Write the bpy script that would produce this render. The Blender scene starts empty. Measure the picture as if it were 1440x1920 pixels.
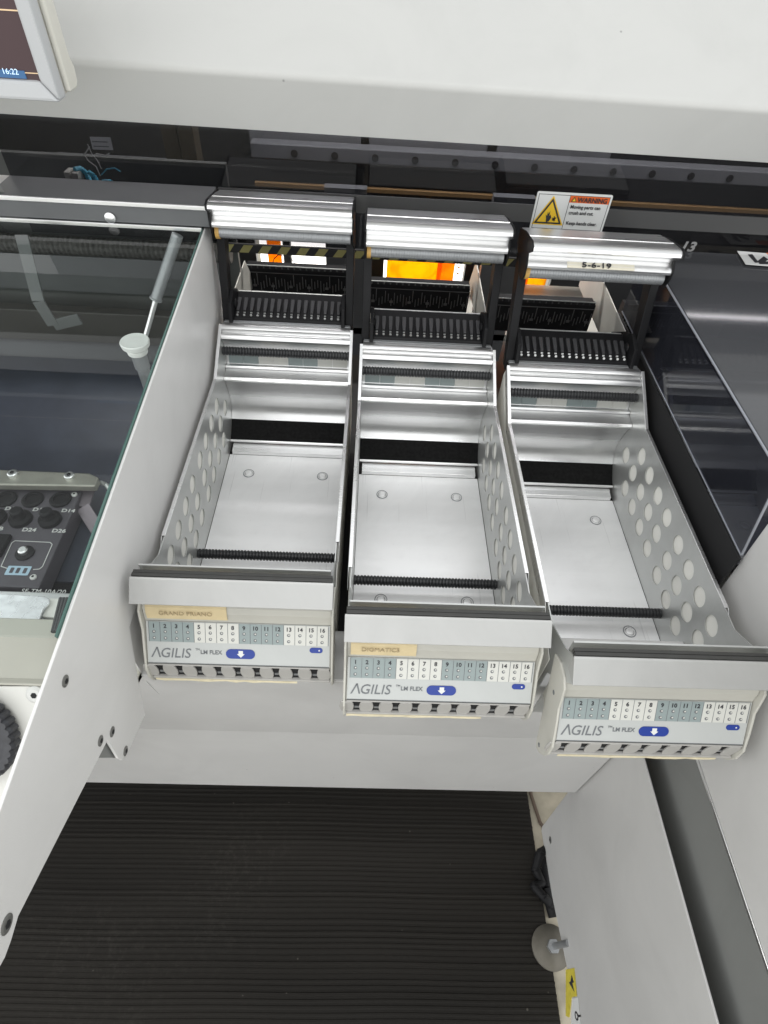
import bpy, math, random
from mathutils import Vector, Matrix, Euler
random.seed(7)
S = bpy.context.scene
COL = S.collection
PI = math.pi

# ---------------------------------------------------------------- camera
CAMR = Euler((0.7181078609656845, -0.04959235099434749, 0.005984791623642879), 'XYZ')
CAML = Vector((-0.08703511334676105, -0.7514233545181859, 0.685186091484155))
FPX = 1092.358
cd = bpy.data.cameras.new('camera'); cam = bpy.data.objects.new('camera', cd); COL.objects.link(cam)
cam.location = CAML; cam.rotation_euler = CAMR
cd.sensor_fit = 'HORIZONTAL'; cd.sensor_width = 36.0; cd.lens = FPX / 1440 * 36.0
cd.clip_start = 0.02; cd.clip_end = 60
S.camera = cam

# ---------------------------------------------------------------- light
W = bpy.data.worlds.new('World'); S.world = W; W.use_nodes = True
bg = W.node_tree.nodes['Background']; bg.inputs[1].default_value = 1.0
_wn = W.node_tree.nodes; _wl = W.node_tree.links     # room: pale walls all round, dimmer ceiling between the lamps
_tc = _wn.new('ShaderNodeTexCoord'); _sx = _wn.new('ShaderNodeSeparateXYZ'); _cr = _wn.new('ShaderNodeValToRGB')
_wl.new(_tc.outputs['Generated'], _sx.inputs[0]); _wl.new(_sx.outputs['Z'], _cr.inputs['Fac']); _wl.new(_cr.outputs[0], bg.inputs[0])
_cr.color_ramp.elements[0].position = 0.0; _cr.color_ramp.elements[0].color = (1.92, 1.94, 1.92, 1)
_cr.color_ramp.elements[1].position = 0.85; _cr.color_ramp.elements[1].color = (0.86, 0.88, 0.89, 1)
def area(name, loc, rot, sx, sy, power, color=(1, 1, 1)):
    l = bpy.data.lights.new(name, 'AREA'); l.shape = 'RECTANGLE'; l.size = sx; l.size_y = sy
    l.energy = power; l.color = color
    o = bpy.data.objects.new(name, l); COL.objects.link(o); o.location = loc; o.rotation_euler = rot
    return o
area('ceiling_tube', (-0.25, -0.85, 2.1), (math.radians(-12), 0, 0.25), 2.4, 0.30, 11, (1, 0.99, 0.96))
area('ceiling_tube', (0.9, -1.9, 2.1), (math.radians(-38), math.radians(12), 0.25), 2.4, 0.30, 12, (0.97, 0.99, 1))
area('ceiling_tube', (0.2, 0.95, 2.2), (math.radians(18), 0, 0.25), 2.4, 0.25, 4, (1, 1, 1))
area('machine_work_light', (0.0, 0.42, 0.56), (math.radians(25), 0, 0), 1.6, 0.05, 10.0, (1, 0.97, 0.93))  # unseen fill lamp added to brighten the machine interior
S.view_settings.view_transform = 'Standard'; S.view_settings.look = 'None'
S.view_settings.exposure = 0.17; S.view_settings.gamma = 1.0
S.render.engine = 'CYCLES'
S.cycles.max_bounces = 10; S.cycles.transparent_max_bounces = 16

# ---------------------------------------------------------------- helpers
_RM = CAMR.to_matrix()
def at(u, v, ax, val):
    """point of the scene on the plane ax=val seen at photo pixel u,v (used to survey real dimensions)"""
    d = _RM @ Vector(((u - 720) / FPX, -(v - 960) / FPX, -1)); i = 'xyz'.index(ax)
    return CAML + d * ((val - CAML[i]) / d[i])

class MB:
    def __init__(s): s.v = []; s.f = []; s.m = []
    def add(s, vs, fs, m=0):
        b = len(s.v); s.v += [tuple(p) for p in vs]; s.f += [tuple(i + b for i in f) for f in fs]; s.m += [m] * len(fs)
        return s
    def box(s, x0, x1, y0, y1, z0, z1, m=0, rot=None, c=None):
        vs = [Vector((x, y, z)) for z in (z0, z1) for y in (y0, y1) for x in (x0, x1)]
        if rot is not None:
            c = Vector(c) if c else Vector(((x0 + x1) / 2, (y0 + y1) / 2, (z0 + z1) / 2))
            R = rot.to_matrix(); vs = [R @ (p - c) + c for p in vs]
        return s.add(vs, [(0, 2, 3, 1), (4, 5, 7, 6), (0, 1, 5, 4), (2, 6, 7, 3), (0, 4, 6, 2), (1, 3, 7, 5)], m)
    def prism(s, pts, vec, m=0):
        """closed polygon pts (3D) extruded by vec"""
        n = len(pts); vec = Vector(vec); a = [Vector(p) for p in pts]; b = [p + vec for p in a]
        return s.add(a + b, [tuple(range(n))[::-1], tuple(range(n, 2 * n))] + [(i, (i + 1) % n, n + (i + 1) % n, n + i) for i in range(n)], m)
    def px(s, prof, x0, x1, m=0):      # (y,z) profile extruded along x
        return s.prism([(x0, y, z) for y, z in prof], (x1 - x0, 0, 0), m)
    def sheet(s, prof, x0, x1, th, m=0):    # open (y,z) polyline with thickness
        n = len(prof); off = []
        for i in range(n):
            a = Vector(prof[max(i - 1, 0)]); b = Vector(prof[min(i + 1, n - 1)]); d = (b - a).normalized()
            off.append((prof[i][0] - d.y * th, prof[i][1] + d.x * th))
        A = [(x0, *p) for p in prof] + [(x0, *p) for p in off]; B = [(x1, *p) for p in prof] + [(x1, *p) for p in off]
        fs = []
        N = 2 * n
        for i in range(n - 1):
            fs += [(i, i + 1, N + i + 1, N + i), (n + i + 1, n + i, N + n + i, N + n + i + 1), (i, n + i, n + i + 1, i + 1), (N + i + 1, N + n + i + 1, N + n + i, N + i)]
        fs += [(0, N, N + n, n), (n - 1, 2 * n - 1, N + 2 * n - 1, N + n - 1)]
        return s.add(A + B, fs, m)
    def tube(s, p0, p1, r0, r1=None, seg=20, m=0):
        return s.lathe(p0, p1, [(0, r0), (1, r0 if r1 is None else r1)], seg, m)
    def lathe(s, p0, p1, prof, seg=20, m=0):   # prof: (t along axis, radius)
        p0 = Vector(p0); p1 = Vector(p1); ax = p1 - p0; q = ax.to_track_quat('Z', 'Y'); b = len(s.v); vs = []; fs = []
        for t, r in prof:
            for k in range(seg):
                a = 2 * PI * k / seg; vs.append(p0 + ax * t + q @ Vector((r * math.cos(a), r * math.sin(a), 0)))
        n = len(prof)
        for i in range(n - 1):
            for k in range(seg):
                fs.append((i * seg + k, i * seg + (k + 1) % seg, (i + 1) * seg + (k + 1) % seg, (i + 1) * seg + k))
        fs.append(tuple(range(seg))[::-1]); fs.append(tuple((n - 1) * seg + k for k in range(seg)))
        return s.add(vs, fs, m)
    def path(s, pts, r, seg=8, m=0):
        for a, b in zip(pts, pts[1:]): s.tube(a, b, r, r, seg, m)
        return s
    def text(s, body, size, o, ux, uy, m=0, th=0.0003, align='LEFT', sx=1.0, bold=0.0):
        cu = bpy.data.curves.new('t', 'FONT'); cu.body = body; cu.size = size; cu.align_x = align; cu.resolution_u = 3
        cu.extrude = th / 2; cu.offset = bold
        ob = bpy.data.objects.new('t', cu); COL.objects.link(ob); bpy.context.view_layer.update()
        me = bpy.data.meshes.new_from_object(ob.evaluated_get(bpy.context.evaluated_depsgraph_get()))
        ux = Vector(ux).normalized(); uy = Vector(uy).normalized(); un = ux.cross(uy); o = Vector(o)
        s.add([o + ux * (v.co.x * sx) + uy * v.co.y + un * (v.co.z + th / 2) for v in me.vertices], [tuple(p.vertices) for p in me.polygons], m)
        bpy.data.objects.remove(ob); bpy.data.curves.remove(cu); bpy.data.meshes.remove(me)
        return s
    def quad(s, o, ux, uy, w, h, th=0.0003, m=0):   # thin plate, lower-left corner o
        ux = Vector(ux).normalized(); uy = Vector(uy).normalized(); un = ux.cross(uy); o = Vector(o)
        return s.prism([o, o + ux * w, o + ux * w + uy * h, o + uy * h], un * th, m)
    def round_plate(s, c, ux, uy, w, h, r, th, m=0, seg=6):
        ux = Vector(ux).normalized(); uy = Vector(uy).normalized(); un = ux.cross(uy); c = Vector(c); pts = []
        for cx, cy, a0 in ((w / 2 - r, h / 2 - r, 0), (-w / 2 + r, h / 2 - r, PI / 2), (-w / 2 + r, -h / 2 + r, PI), (w / 2 - r, -h / 2 + r, 1.5 * PI)):
            for k in range(seg + 1):
                a = a0 + PI / 2 * k / seg; pts.append(c + ux * (cx + r * math.cos(a)) + uy * (cy + r * math.sin(a)))
        return s.prism(pts, un * th, m)
    def build(s, name, mats, parent=None, bevel=0.0, smooth=False, label=None, merge=False):
        me = bpy.data.meshes.new(name); me.from_pydata(s.v, [], s.f)
        if not isinstance(mats, (list, tuple)): mats = [mats]
        for x in mats: me.materials.append(x)
        me.polygons.foreach_set('material_index', s.m)
        import bmesh
        bm = bmesh.new(); bm.from_mesh(me); bmesh.ops.recalc_face_normals(bm, faces=bm.faces)
        bm.to_mesh(me); bm.free(); me.update()
        o = bpy.data.objects.new(name, me); COL.objects.link(o); o.parent = parent
        if bevel:
            b = o.modifiers.new('bevel', 'BEVEL'); b.width = bevel; b.segments = 2; b.limit_method = 'ANGLE'; b.angle_limit = 0.6
        if smooth:
            me.polygons.foreach_set('use_smooth', [True] * len(me.polygons)); me.set_sharp_from_angle(angle=math.radians(40))
        if label: o['label'] = label
        return o

def tag(o, label, cat, group=None):
    o['label'] = label; o['category'] = cat
    if group: o['group'] = group
    return o
def thing(name, label, cat, loc=(0, 0, 0), group=None):
    o = bpy.data.objects.new(name, None); COL.objects.link(o); o.location = loc; o.empty_display_size = 0.05
    return tag(o, label, cat, group)
def structure(o): o['kind'] = 'structure'; return o
def kids(o): return [c for c in COL.objects if c.parent == o]
def copy_tree(o, parent=None):
    c = o.copy(); COL.objects.link(c); c.parent = parent
    for ch in kids(o): copy_tree(ch, c)
    return c

# ---------------------------------------------------------------- materials
def mat(name, col, rough=0.5, metal=0.0, noise=0.0, nscale=40, bump=0.0, bscale=300, stretch=(1, 1, 1), spec=0.5, coat=0.0, rnoise=0.0, aniso=0.0):
    m = bpy.data.materials.new(name); m.use_nodes = True; nt = m.node_tree; N = nt.nodes; L = nt.links
    b = N['Principled BSDF']; b.inputs['Base Color'].default_value = (*col, 1); b.inputs['Roughness'].default_value = rough
    b.inputs['Metallic'].default_value = metal; b.inputs['Specular IOR Level'].default_value = spec
    b.inputs['Coat Weight'].default_value = coat; b.inputs['Anisotropic'].default_value = aniso
    if noise or bump or rnoise:
        tc = N.new('ShaderNodeTexCoord'); mp = N.new('ShaderNodeMapping'); mp.inputs['Scale'].default_value = stretch
        L.new(tc.outputs['Object'], mp.inputs['Vector'])
    if noise:
        n = N.new('ShaderNodeTexNoise'); n.inputs['Scale'].default_value = nscale; n.inputs['Detail'].default_value = 6; L.new(mp.outputs[0], n.inputs['Vector'])
        r = N.new('ShaderNodeMapRange'); r.inputs['From Min'].default_value = 0.3; r.inputs['From Max'].default_value = 0.7
        r.inputs['To Min'].default_value = 1 - noise; r.inputs['To Max'].default_value = 1 + noise; L.new(n.outputs['Fac'], r.inputs['Value'])
        mx = N.new('ShaderNodeVectorMath'); mx.operation = 'SCALE'; mx.inputs[0].default_value = col; L.new(r.outputs[0], mx.inputs['Scale']); L.new(mx.outputs[0], b.inputs['Base Color'])
    if rnoise:
        n = N.new('ShaderNodeTexNoise'); n.inputs['Scale'].default_value = nscale * 0.7; n.inputs['Detail'].default_value = 5; L.new(mp.outputs[0], n.inputs['Vector'])
        r = N.new('ShaderNodeMapRange'); r.inputs['To Min'].default_value = max(rough - rnoise, 0.02); r.inputs['To Max'].default_value = rough + rnoise
        r.inputs['From Min'].default_value = 0.3; r.inputs['From Max'].default_value = 0.7; L.new(n.outputs['Fac'], r.inputs['Value']); L.new(r.outputs[0], b.inputs['Roughness'])
    if bump:
        n = N.new('ShaderNodeTexNoise'); n.inputs['Scale'].default_value = bscale; n.inputs['Detail'].default_value = 4; L.new(mp.outputs[0], n.inputs['Vector'])
        bp = N.new('ShaderNodeBump'); bp.inputs['Strength'].default_value = bump; bp.inputs['Distance'].default_value = 0.001; L.new(n.outputs['Fac'], bp.inputs['Height']); L.new(bp.outputs[0], b.inputs['Normal'])
    return m
def clear(name, tint, gloss=0.02, ior=1.45, body=None, bodyf=0.0):
    m = bpy.data.materials.new(name); m.use_nodes = True; nt = m.node_tree; N = nt.nodes; L = nt.links
    N.remove(N['Principled BSDF']); out = N['Material Output']
    t = N.new('ShaderNodeBsdfTransparent'); t.inputs[0].default_value = (*tint, 1)
    g = N.new('ShaderNodeBsdfGlossy'); g.inputs['Roughness'].default_value = gloss
    fr = N.new('ShaderNodeFresnel'); fr.inputs['IOR'].default_value = ior
    mx = N.new('ShaderNodeMixShader'); src = t.outputs[0]
    if body:
        d = N.new('ShaderNodeBsdfDiffuse'); d.inputs[0].default_value = (*body, 1); m2 = N.new('ShaderNodeMixShader'); m2.inputs[0].default_value = bodyf
        L.new(t.outputs[0], m2.inputs[1]); L.new(d.outputs[0], m2.inputs[2]); src = m2.outputs[0]
    ge_ = N.new('ShaderNodeNewGeometry'); inv = N.new('ShaderNodeMath'); inv.operation = 'SUBTRACT'; inv.inputs[0].default_value = 1.0; L.new(ge_.outputs['Backfacing'], inv.inputs[1])
    mu = N.new('ShaderNodeMath'); mu.operation = 'MULTIPLY'; L.new(fr.outputs[0], mu.inputs[0]); L.new(inv.outputs[0], mu.inputs[1])
    L.new(mu.outputs[0], mx.inputs[0]); L.new(src, mx.inputs[1]); L.new(g.outputs[0], mx.inputs[2]); L.new(mx.outputs[0], out.inputs[0])
    return m
def emit(name, col, s):
    m = bpy.data.materials.new(name); m.use_nodes = True; b = m.node_tree.nodes['Principled BSDF']
    b.inputs['Base Color'].default_value = (*col, 1); b.inputs['Emission Color'].default_value = (*col, 1); b.inputs['Emission Strength'].default_value = s
    return m
def translucent(name, col):
    m = bpy.data.materials.new(name); m.use_nodes = True; nt = m.node_tree; N = nt.nodes; L = nt.links
    b = N['Principled BSDF']; b.inputs['Base Color'].default_value = (*col, 1); t = N.new('ShaderNodeBsdfTranslucent'); t.inputs[0].default_value = (*col, 1)
    tc = N.new('ShaderNodeTexCoord'); nz = N.new('ShaderNodeTexNoise'); nz.inputs['Scale'].default_value = 22; nz.inputs['Detail'].default_value = 3; nz.inputs['Distortion'].default_value = 1.5; L.new(tc.outputs['Object'], nz.inputs['Vector'])
    cr = N.new('ShaderNodeValToRGB'); cr.color_ramp.elements[0].position = 0.40; cr.color_ramp.elements[0].color = (col[0], col[1] * 0.78, col[2], 1); cr.color_ramp.elements[1].position = 0.58; cr.color_ramp.elements[1].color = (*col, 1); L.new(nz.outputs['Fac'], cr.inputs['Fac']); L.new(cr.outputs[0], t.inputs[0])
    tr = N.new('ShaderNodeBsdfTransparent'); L.new(cr.outputs[0], tr.inputs[0])
    a = N.new('ShaderNodeMixShader'); a.inputs[0].default_value = 0.6; L.new(t.outputs[0], a.inputs[1]); L.new(tr.outputs[0], a.inputs[2])
    c = N.new('ShaderNodeMixShader'); c.inputs[0].default_value = 0.2; L.new(a.outputs[0], c.inputs[1]); L.new(b.outputs[0], c.inputs[2]); L.new(c.outputs[0], N['Material Output'].inputs[0])
    return m
paint = mat('light grey powder coat', (0.55, 0.545, 0.535), 0.42, noise=0.02, nscale=9, rnoise=0.10, bump=0.12, bscale=900)
paint_hood = mat('hood white powder coat', (0.455, 0.456, 0.443), 0.45, noise=0.015, nscale=5, rnoise=0.10, bump=0.10, bscale=900)
paint_panel = mat('panel grey powder coat', (0.68, 0.675, 0.665), 0.40, noise=0.02, nscale=9, rnoise=0.10, bump=0.12, bscale=900)
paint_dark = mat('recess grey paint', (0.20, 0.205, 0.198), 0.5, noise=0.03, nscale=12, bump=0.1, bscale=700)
cream = mat('cream plastic', (0.53, 0.52, 0.47), 0.42, noise=0.02, nscale=20, bump=0.05, bscale=900)
liner = mat('cream liner', (0.86, 0.85, 0.80), 0.6, noise=0.03, nscale=30)
alu = mat('brushed aluminium', (0.86, 0.86, 0.86), 0.29, 0.95, noise=0.03, nscale=30, bump=0.10, bscale=260, stretch=(0.04, 1, 1), rnoise=0.05)
alu_rail = mat('satin rail aluminium', (0.47, 0.47, 0.46), 0.45, 0.6, noise=0.02, nscale=20, bump=0.08, bscale=260, stretch=(0.04, 1, 1), rnoise=0.04)
alu_floor = mat('tray sheet aluminium', (0.94, 0.94, 0.94), 0.34, 0.35, noise=0.035, nscale=26, bump=0.10, bscale=160, stretch=(0.05, 1, 1), rnoise=0.09)
alu_wall = mat('side sheet metal', (0.55, 0.56, 0.55), 0.38, 0.7, noise=0.04, nscale=14, bump=0.05, bscale=500, rnoise=0.05)
alu_dull = mat('dull grey metal', (0.33, 0.34, 0.35), 0.42, 0.6, noise=0.05, nscale=22, bump=0.06, bscale=500, rnoise=0.06)
chrome = mat('scratched bright plate', (0.90, 0.91, 0.93), 0.25, 0.6, noise=0.12, nscale=90, bump=0.15, bscale=90, rnoise=0.12)
black = mat('black plastic', (0.009, 0.009, 0.010), 0.5, noise=0.2, nscale=30, bump=0.1, bscale=600, spec=0.2)
black_flat = mat('black matt', (0.009, 0.009, 0.010), 0.8)
finger = mat('charcoal finger plastic', (0.045, 0.045, 0.048), 0.45, noise=0.15, nscale=40)
rubber = mat('black rubber', (0.022, 0.023, 0.025), 0.38, noise=0.15, nscale=60)
rubber_edge = mat('rubber edging', (0.035, 0.035, 0.033), 0.5, noise=0.1, nscale=60)
felt = mat('black felt', (0.012, 0.012, 0.012), 0.95, noise=0.3, nscale=200, bump=0.5, bscale=1500, spec=0.1)
ink = mat('dark ink', (0.03, 0.03, 0.035), 0.6)
ink_grey = mat('grey print', (0.16, 0.17, 0.18), 0.6)
ink_faint = mat('faded pen', (0.42, 0.33, 0.20), 0.8)
white_ink = mat('white print', (0.62, 0.62, 0.60), 0.6)
plate_white = mat('white keypad foil', (0.49, 0.505, 0.495), 0.35, noise=0.01, nscale=10)
key_grey = mat('grey keypad field', (0.27, 0.32, 0.32), 0.4)
key_light = mat('light keypad field', (0.62, 0.62, 0.58), 0.4)
blue = mat('blue button', (0.008, 0.036, 0.27), 0.35)
masking = mat('masking tape', (0.68, 0.56, 0.34), 0.75, noise=0.06, nscale=60, bump=0.2, bscale=400)
old_tape = mat('old yellowed tape edge', (0.70, 0.63, 0.45), 0.75, noise=0.12, nscale=80)
slot_grey = mat('grey guide plastic', (0.42, 0.41, 0.39), 0.5, noise=0.03, nscale=40)
orange = mat('orange header', (0.80, 0.14, 0.02), 0.5)
yellow = mat('yellow warning', (0.85, 0.55, 0.03), 0.5)
yellow_dull = mat('soiled yellow label', (0.62, 0.52, 0.06), 0.6, noise=0.15, nscale=80)
haz_yellow = mat('dull olive stripe', (0.22, 0.20, 0.07), 0.6)
label_white = mat('label white', (0.72, 0.73, 0.72), 0.45)
glass = clear('clear glass', (0.92, 0.94, 0.935), 0.01, 1.36)
glass_edge = mat('green glass edge', (0.06, 0.14, 0.12), 0.2)
smoked = clear('smoked acrylic window', (0.55, 0.55, 0.57), 0.03, 1.30)
smoked_blue = clear('smoked acrylic cover', (0.46, 0.47, 0.52), 0.08, 1.45, (0.10, 0.105, 0.13), 0.14)
smoked_top = clear('smoked acrylic top', (0.30, 0.30, 0.33), 0.07, 1.45, (0.13, 0.134, 0.145), 0.42)
smoked_edge = mat('polished acrylic edge', (0.25, 0.26, 0.29), 0.2)
pale_wall = mat('pale inner plate', (0.55, 0.54, 0.50), 0.4, 0.3, noise=0.06, nscale=25)
brass = mat('amber cord', (0.20, 0.125, 0.055), 0.5)
int_grey = mat('interior grey plate', (0.15, 0.155, 0.165), 0.4, 0.3, noise=0.05, nscale=14)
int_dark = mat('interior dark plate', (0.018, 0.019, 0.021), 0.5, 0.2, noise=0.08, nscale=14)
board = mat('blue grey board', (0.046, 0.052, 0.072), 0.45, noise=0.10, nscale=12, bump=0.1, bscale=200)
floorm = mat('cream floor', (0.40, 0.36, 0.28), 0.55, noise=0.35, nscale=14, bump=0.2, bscale=60)
conc = mat('dark concrete', (0.12, 0.11, 0.10), 0.7, noise=0.2, nscale=5)
module = mat('charcoal instrument face', (0.085, 0.078, 0.09), 0.35, noise=0.08, nscale=30)
cyan = mat('cyan tube', (0.10, 0.50, 0.68), 0.4)
brown = mat('brown anodised frame', (0.10, 0.085, 0.06), 0.4, 0.5)

def wear(m, amount=0.10, scale=55.0, speck=0.5, rare=0.90):
    """handling marks: faint cloudy smudges and rare small specks in the surface colour"""
    nt = m.node_tree; N = nt.nodes; L = nt.links; b = N['Principled BSDF']
    tc = N.new('ShaderNodeTexCoord')
    n = N.new('ShaderNodeTexNoise'); n.inputs['Scale'].default_value = 6.5; n.inputs['Detail'].default_value = 9; n.inputs['Roughness'].default_value = 0.68; n.inputs['Distortion'].default_value = 0.8
    v = N.new('ShaderNodeTexVoronoi'); v.inputs['Scale'].default_value = scale
    L.new(tc.outputs['Object'], n.inputs['Vector']); L.new(tc.outputs['Object'], v.inputs['Vector'])
    r = N.new('ShaderNodeMapRange'); r.inputs['From Min'].default_value = 0.45; r.inputs['From Max'].default_value = 0.72; r.inputs['To Min'].default_value = 1.0; r.inputs['To Max'].default_value = 1.0 - amount; L.new(n.outputs['Fac'], r.inputs['Value'])
    d = N.new('ShaderNodeMapRange'); d.inputs['From Min'].default_value = 0.028; d.inputs['From Max'].default_value = 0.055; d.inputs['To Min'].default_value = 1.0; d.inputs['To Max'].default_value = 0.0; L.new(v.outputs['Distance'], d.inputs['Value'])
    sp = N.new('ShaderNodeSeparateColor'); L.new(v.outputs['Color'], sp.inputs[0])
    g = N.new('ShaderNodeMath'); g.operation = 'GREATER_THAN'; g.inputs[1].default_value = rare; L.new(sp.outputs[0], g.inputs[0])
    k = N.new('ShaderNodeMath'); k.operation = 'MULTIPLY'; L.new(d.outputs[0], k.inputs[0]); L.new(g.outputs[0], k.inputs[1])
    k2 = N.new('ShaderNodeMath'); k2.operation = 'MULTIPLY'; k2.inputs[1].default_value = speck; L.new(k.outputs[0], k2.inputs[0])
    one = N.new('ShaderNodeMath'); one.operation = 'SUBTRACT'; one.inputs[0].default_value = 1.0; L.new(k2.outputs[0], one.inputs[1])
    f = N.new('ShaderNodeMath'); f.operation = 'MULTIPLY'; L.new(r.outputs[0], f.inputs[0]); L.new(one.outputs[0], f.inputs[1])
    src = b.inputs['Base Color'].links[0].from_socket
    mx = N.new('ShaderNodeVectorMath'); mx.operation = 'SCALE'; L.new(src, mx.inputs[0]); L.new(f.outputs[0], mx.inputs['Scale']); L.new(mx.outputs[0], b.inputs['Base Color'])
wear(paint, 0.06, 40, 0.5, 0.93); wear(paint_hood, 0.05, 30, 0.4, 0.95); wear(paint_panel, 0.06, 45, 0.5, 0.93); wear(cream, 0.08, 160, 0.4, 0.9)
wear(alu_floor, 0.10, 120, 0.45, 0.93); wear(alu_wall, 0.12, 110, 0.4, 0.92); wear(alu, 0.10, 140, 0.35, 0.93); wear(paint_dark, 0.08, 50, 0.3, 0.93)
wear(plate_white, 0.06, 260, 0.35, 0.92); wear(alu_rail, 0.08, 120, 0.35, 0.93); wear(board, 0.25, 40, 0.3, 0.9)
# long scratches drawn along the trays
def scratches(m):
    nt = m.node_tree; N = nt.nodes; L = nt.links; b = N['Principled BSDF']
    tc = N.new('ShaderNodeTexCoord'); mp = N.new('ShaderNodeMapping'); mp.inputs['Scale'].default_value = (260, 5, 1); mp.inputs['Rotation'].default_value = (0, 0, 0.05)
    n = N.new('ShaderNodeTexNoise'); n.inputs['Scale'].default_value = 1.0; n.inputs['Detail'].default_value = 3; L.new(tc.outputs['Object'], mp.inputs[0]); L.new(mp.outputs[0], n.inputs['Vector'])
    r = N.new('ShaderNodeMapRange'); r.inputs['From Min'].default_value = 0.66; r.inputs['From Max'].default_value = 0.74; r.inputs['To Min'].default_value = 1.0; r.inputs['To Max'].default_value = 0.80; L.new(n.outputs['Fac'], r.inputs['Value'])
    src = b.inputs['Base Color'].links[0].from_socket
    mx = N.new('ShaderNodeVectorMath'); mx.operation = 'SCALE'; L.new(src, mx.inputs[0]); L.new(r.outputs[0], mx.inputs['Scale']); L.new(mx.outputs[0], b.inputs['Base Color'])
scratches(alu_floor)

# ---------------------------------------------------------------- floor
structure(MB().box(-4, 4, -4, 4, -0.82, -0.80).build('floor', floorm))
# ribbed rubber mat: real ridges running along X
def make_mat():
    m = MB(); y = -1.45; prof = []
    rnd = random.Random(3)
    x0, x1 = -1.6, 0.328
    step = 0.0098; i = 0
    while y < 0.4:
        big = rnd.random() < 0.28
        h = 0.0007 + (0.0014 if big else 0) + rnd.uniform(-0.0003, 0.0005)
        st = step * rnd.uniform(0.9, 1.12)
        prof += [(y, 0.0), (y + st * (0.3 + rnd.uniform(0, 0.1)), 0.0002), (y + st * 0.55, h), (y + st * 0.85, h)]
        y += st; i += 1
    n = len(prof); NX = 28; vs = []
    ph = [rnd.uniform(0, 6.28) for _ in range(6)]
    for k in range(NX + 1):
        x = x0 + (x1 - x0) * k / NX
        for a, b in prof:
            w = 0.0012 * math.sin(x * 5 + ph[0] + a * 3) + 0.0007 * math.sin(x * 17 + ph[1] + a * 11)
            z = 0.0012 * math.sin(x * 4 + ph[2]) * math.sin(a * 5 + ph[3]) + 0.0006 * math.sin(x * 11 + ph[4] + a * 9)
            vs.append((x, a + w, -0.794 + b + z))
    m.add(vs, [(k * n + q, (k + 1) * n + q, (k + 1) * n + q + 1, k * n + q + 1) for k in range(NX) for q in range(n - 1)])
    m.box(x0, x1, -1.45, 0.4, -0.80, -0.7965)
    r = mat('ribbed mat rubber', (0.0150, 0.0132, 0.0110), 0.72, spec=0.22, noise=0.25, nscale=5, bump=0.25, bscale=500, stretch=(0.25, 1, 1), rnoise=0.08)
    nt = r.node_tree; N = nt.nodes; L = nt.links; b = N['Principled BSDF']      # dust scuffed onto the ribs
    tc = N.new('ShaderNodeTexCoord'); n1 = N.new('ShaderNodeTexNoise'); n1.inputs['Scale'].default_value = 2.6; n1.inputs['Detail'].default_value = 3
    n2 = N.new('ShaderNodeTexNoise'); n2.inputs['Scale'].default_value = 75; n2.inputs['Detail'].default_value = 8; n2.inputs['Roughness'].default_value = 0.8
    v = N.new('ShaderNodeTexVoronoi'); v.inputs['Scale'].default_value = 22
    for q in (n1, n2, v): L.new(tc.outputs['Object'], q.inputs['Vector'])
    def rng(src, a, c, d, e):
        m_ = N.new('ShaderNodeMapRange'); m_.inputs['From Min'].default_value = a; m_.inputs['From Max'].default_value = c; m_.inputs['To Min'].default_value = d; m_.inputs['To Max'].default_value = e; L.new(src, m_.inputs['Value']); return m_.outputs[0]
    def mul(a, c):
        m_ = N.new('ShaderNodeMath'); m_.operation = 'MULTIPLY'; L.new(a, m_.inputs[0]); L.new(c, m_.inputs[1]); return m_.outputs[0]
    def mx_(a, c):
        m_ = N.new('ShaderNodeMath'); m_.operation = 'MAXIMUM'; L.new(a, m_.inputs[0]); L.new(c, m_.inputs[1]); return m_.outputs[0]
    patch = mul(rng(n1.outputs['Fac'], 0.50, 0.72, 0, 1), rng(n2.outputs['Fac'], 0.50, 0.68, 0, 0.08))
    specks = rng(v.outputs['Distance'], 0.035, 0.05, 0.35, 0.0)
    specks = mul(specks, rng(n1.outputs['Fac'], 0.35, 0.6, 0.2, 1))
    fac = mx_(patch, specks)
    old = b.inputs['Base Color'].links[0].from_socket
    mc = N.new('ShaderNodeMix'); mc.data_type = 'RGBA'; L.new(fac, mc.inputs[0]); L.new(old, mc.inputs[6]); mc.inputs[7].default_value = (0.26, 0.24, 0.21, 1)
    L.new(mc.outputs[2], b.inputs['Base Color'])
    return tag(m.build('floor_mat', r), 'black ribbed rubber mat on the floor below the tape trays', 'floor mat')
make_mat()

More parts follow.
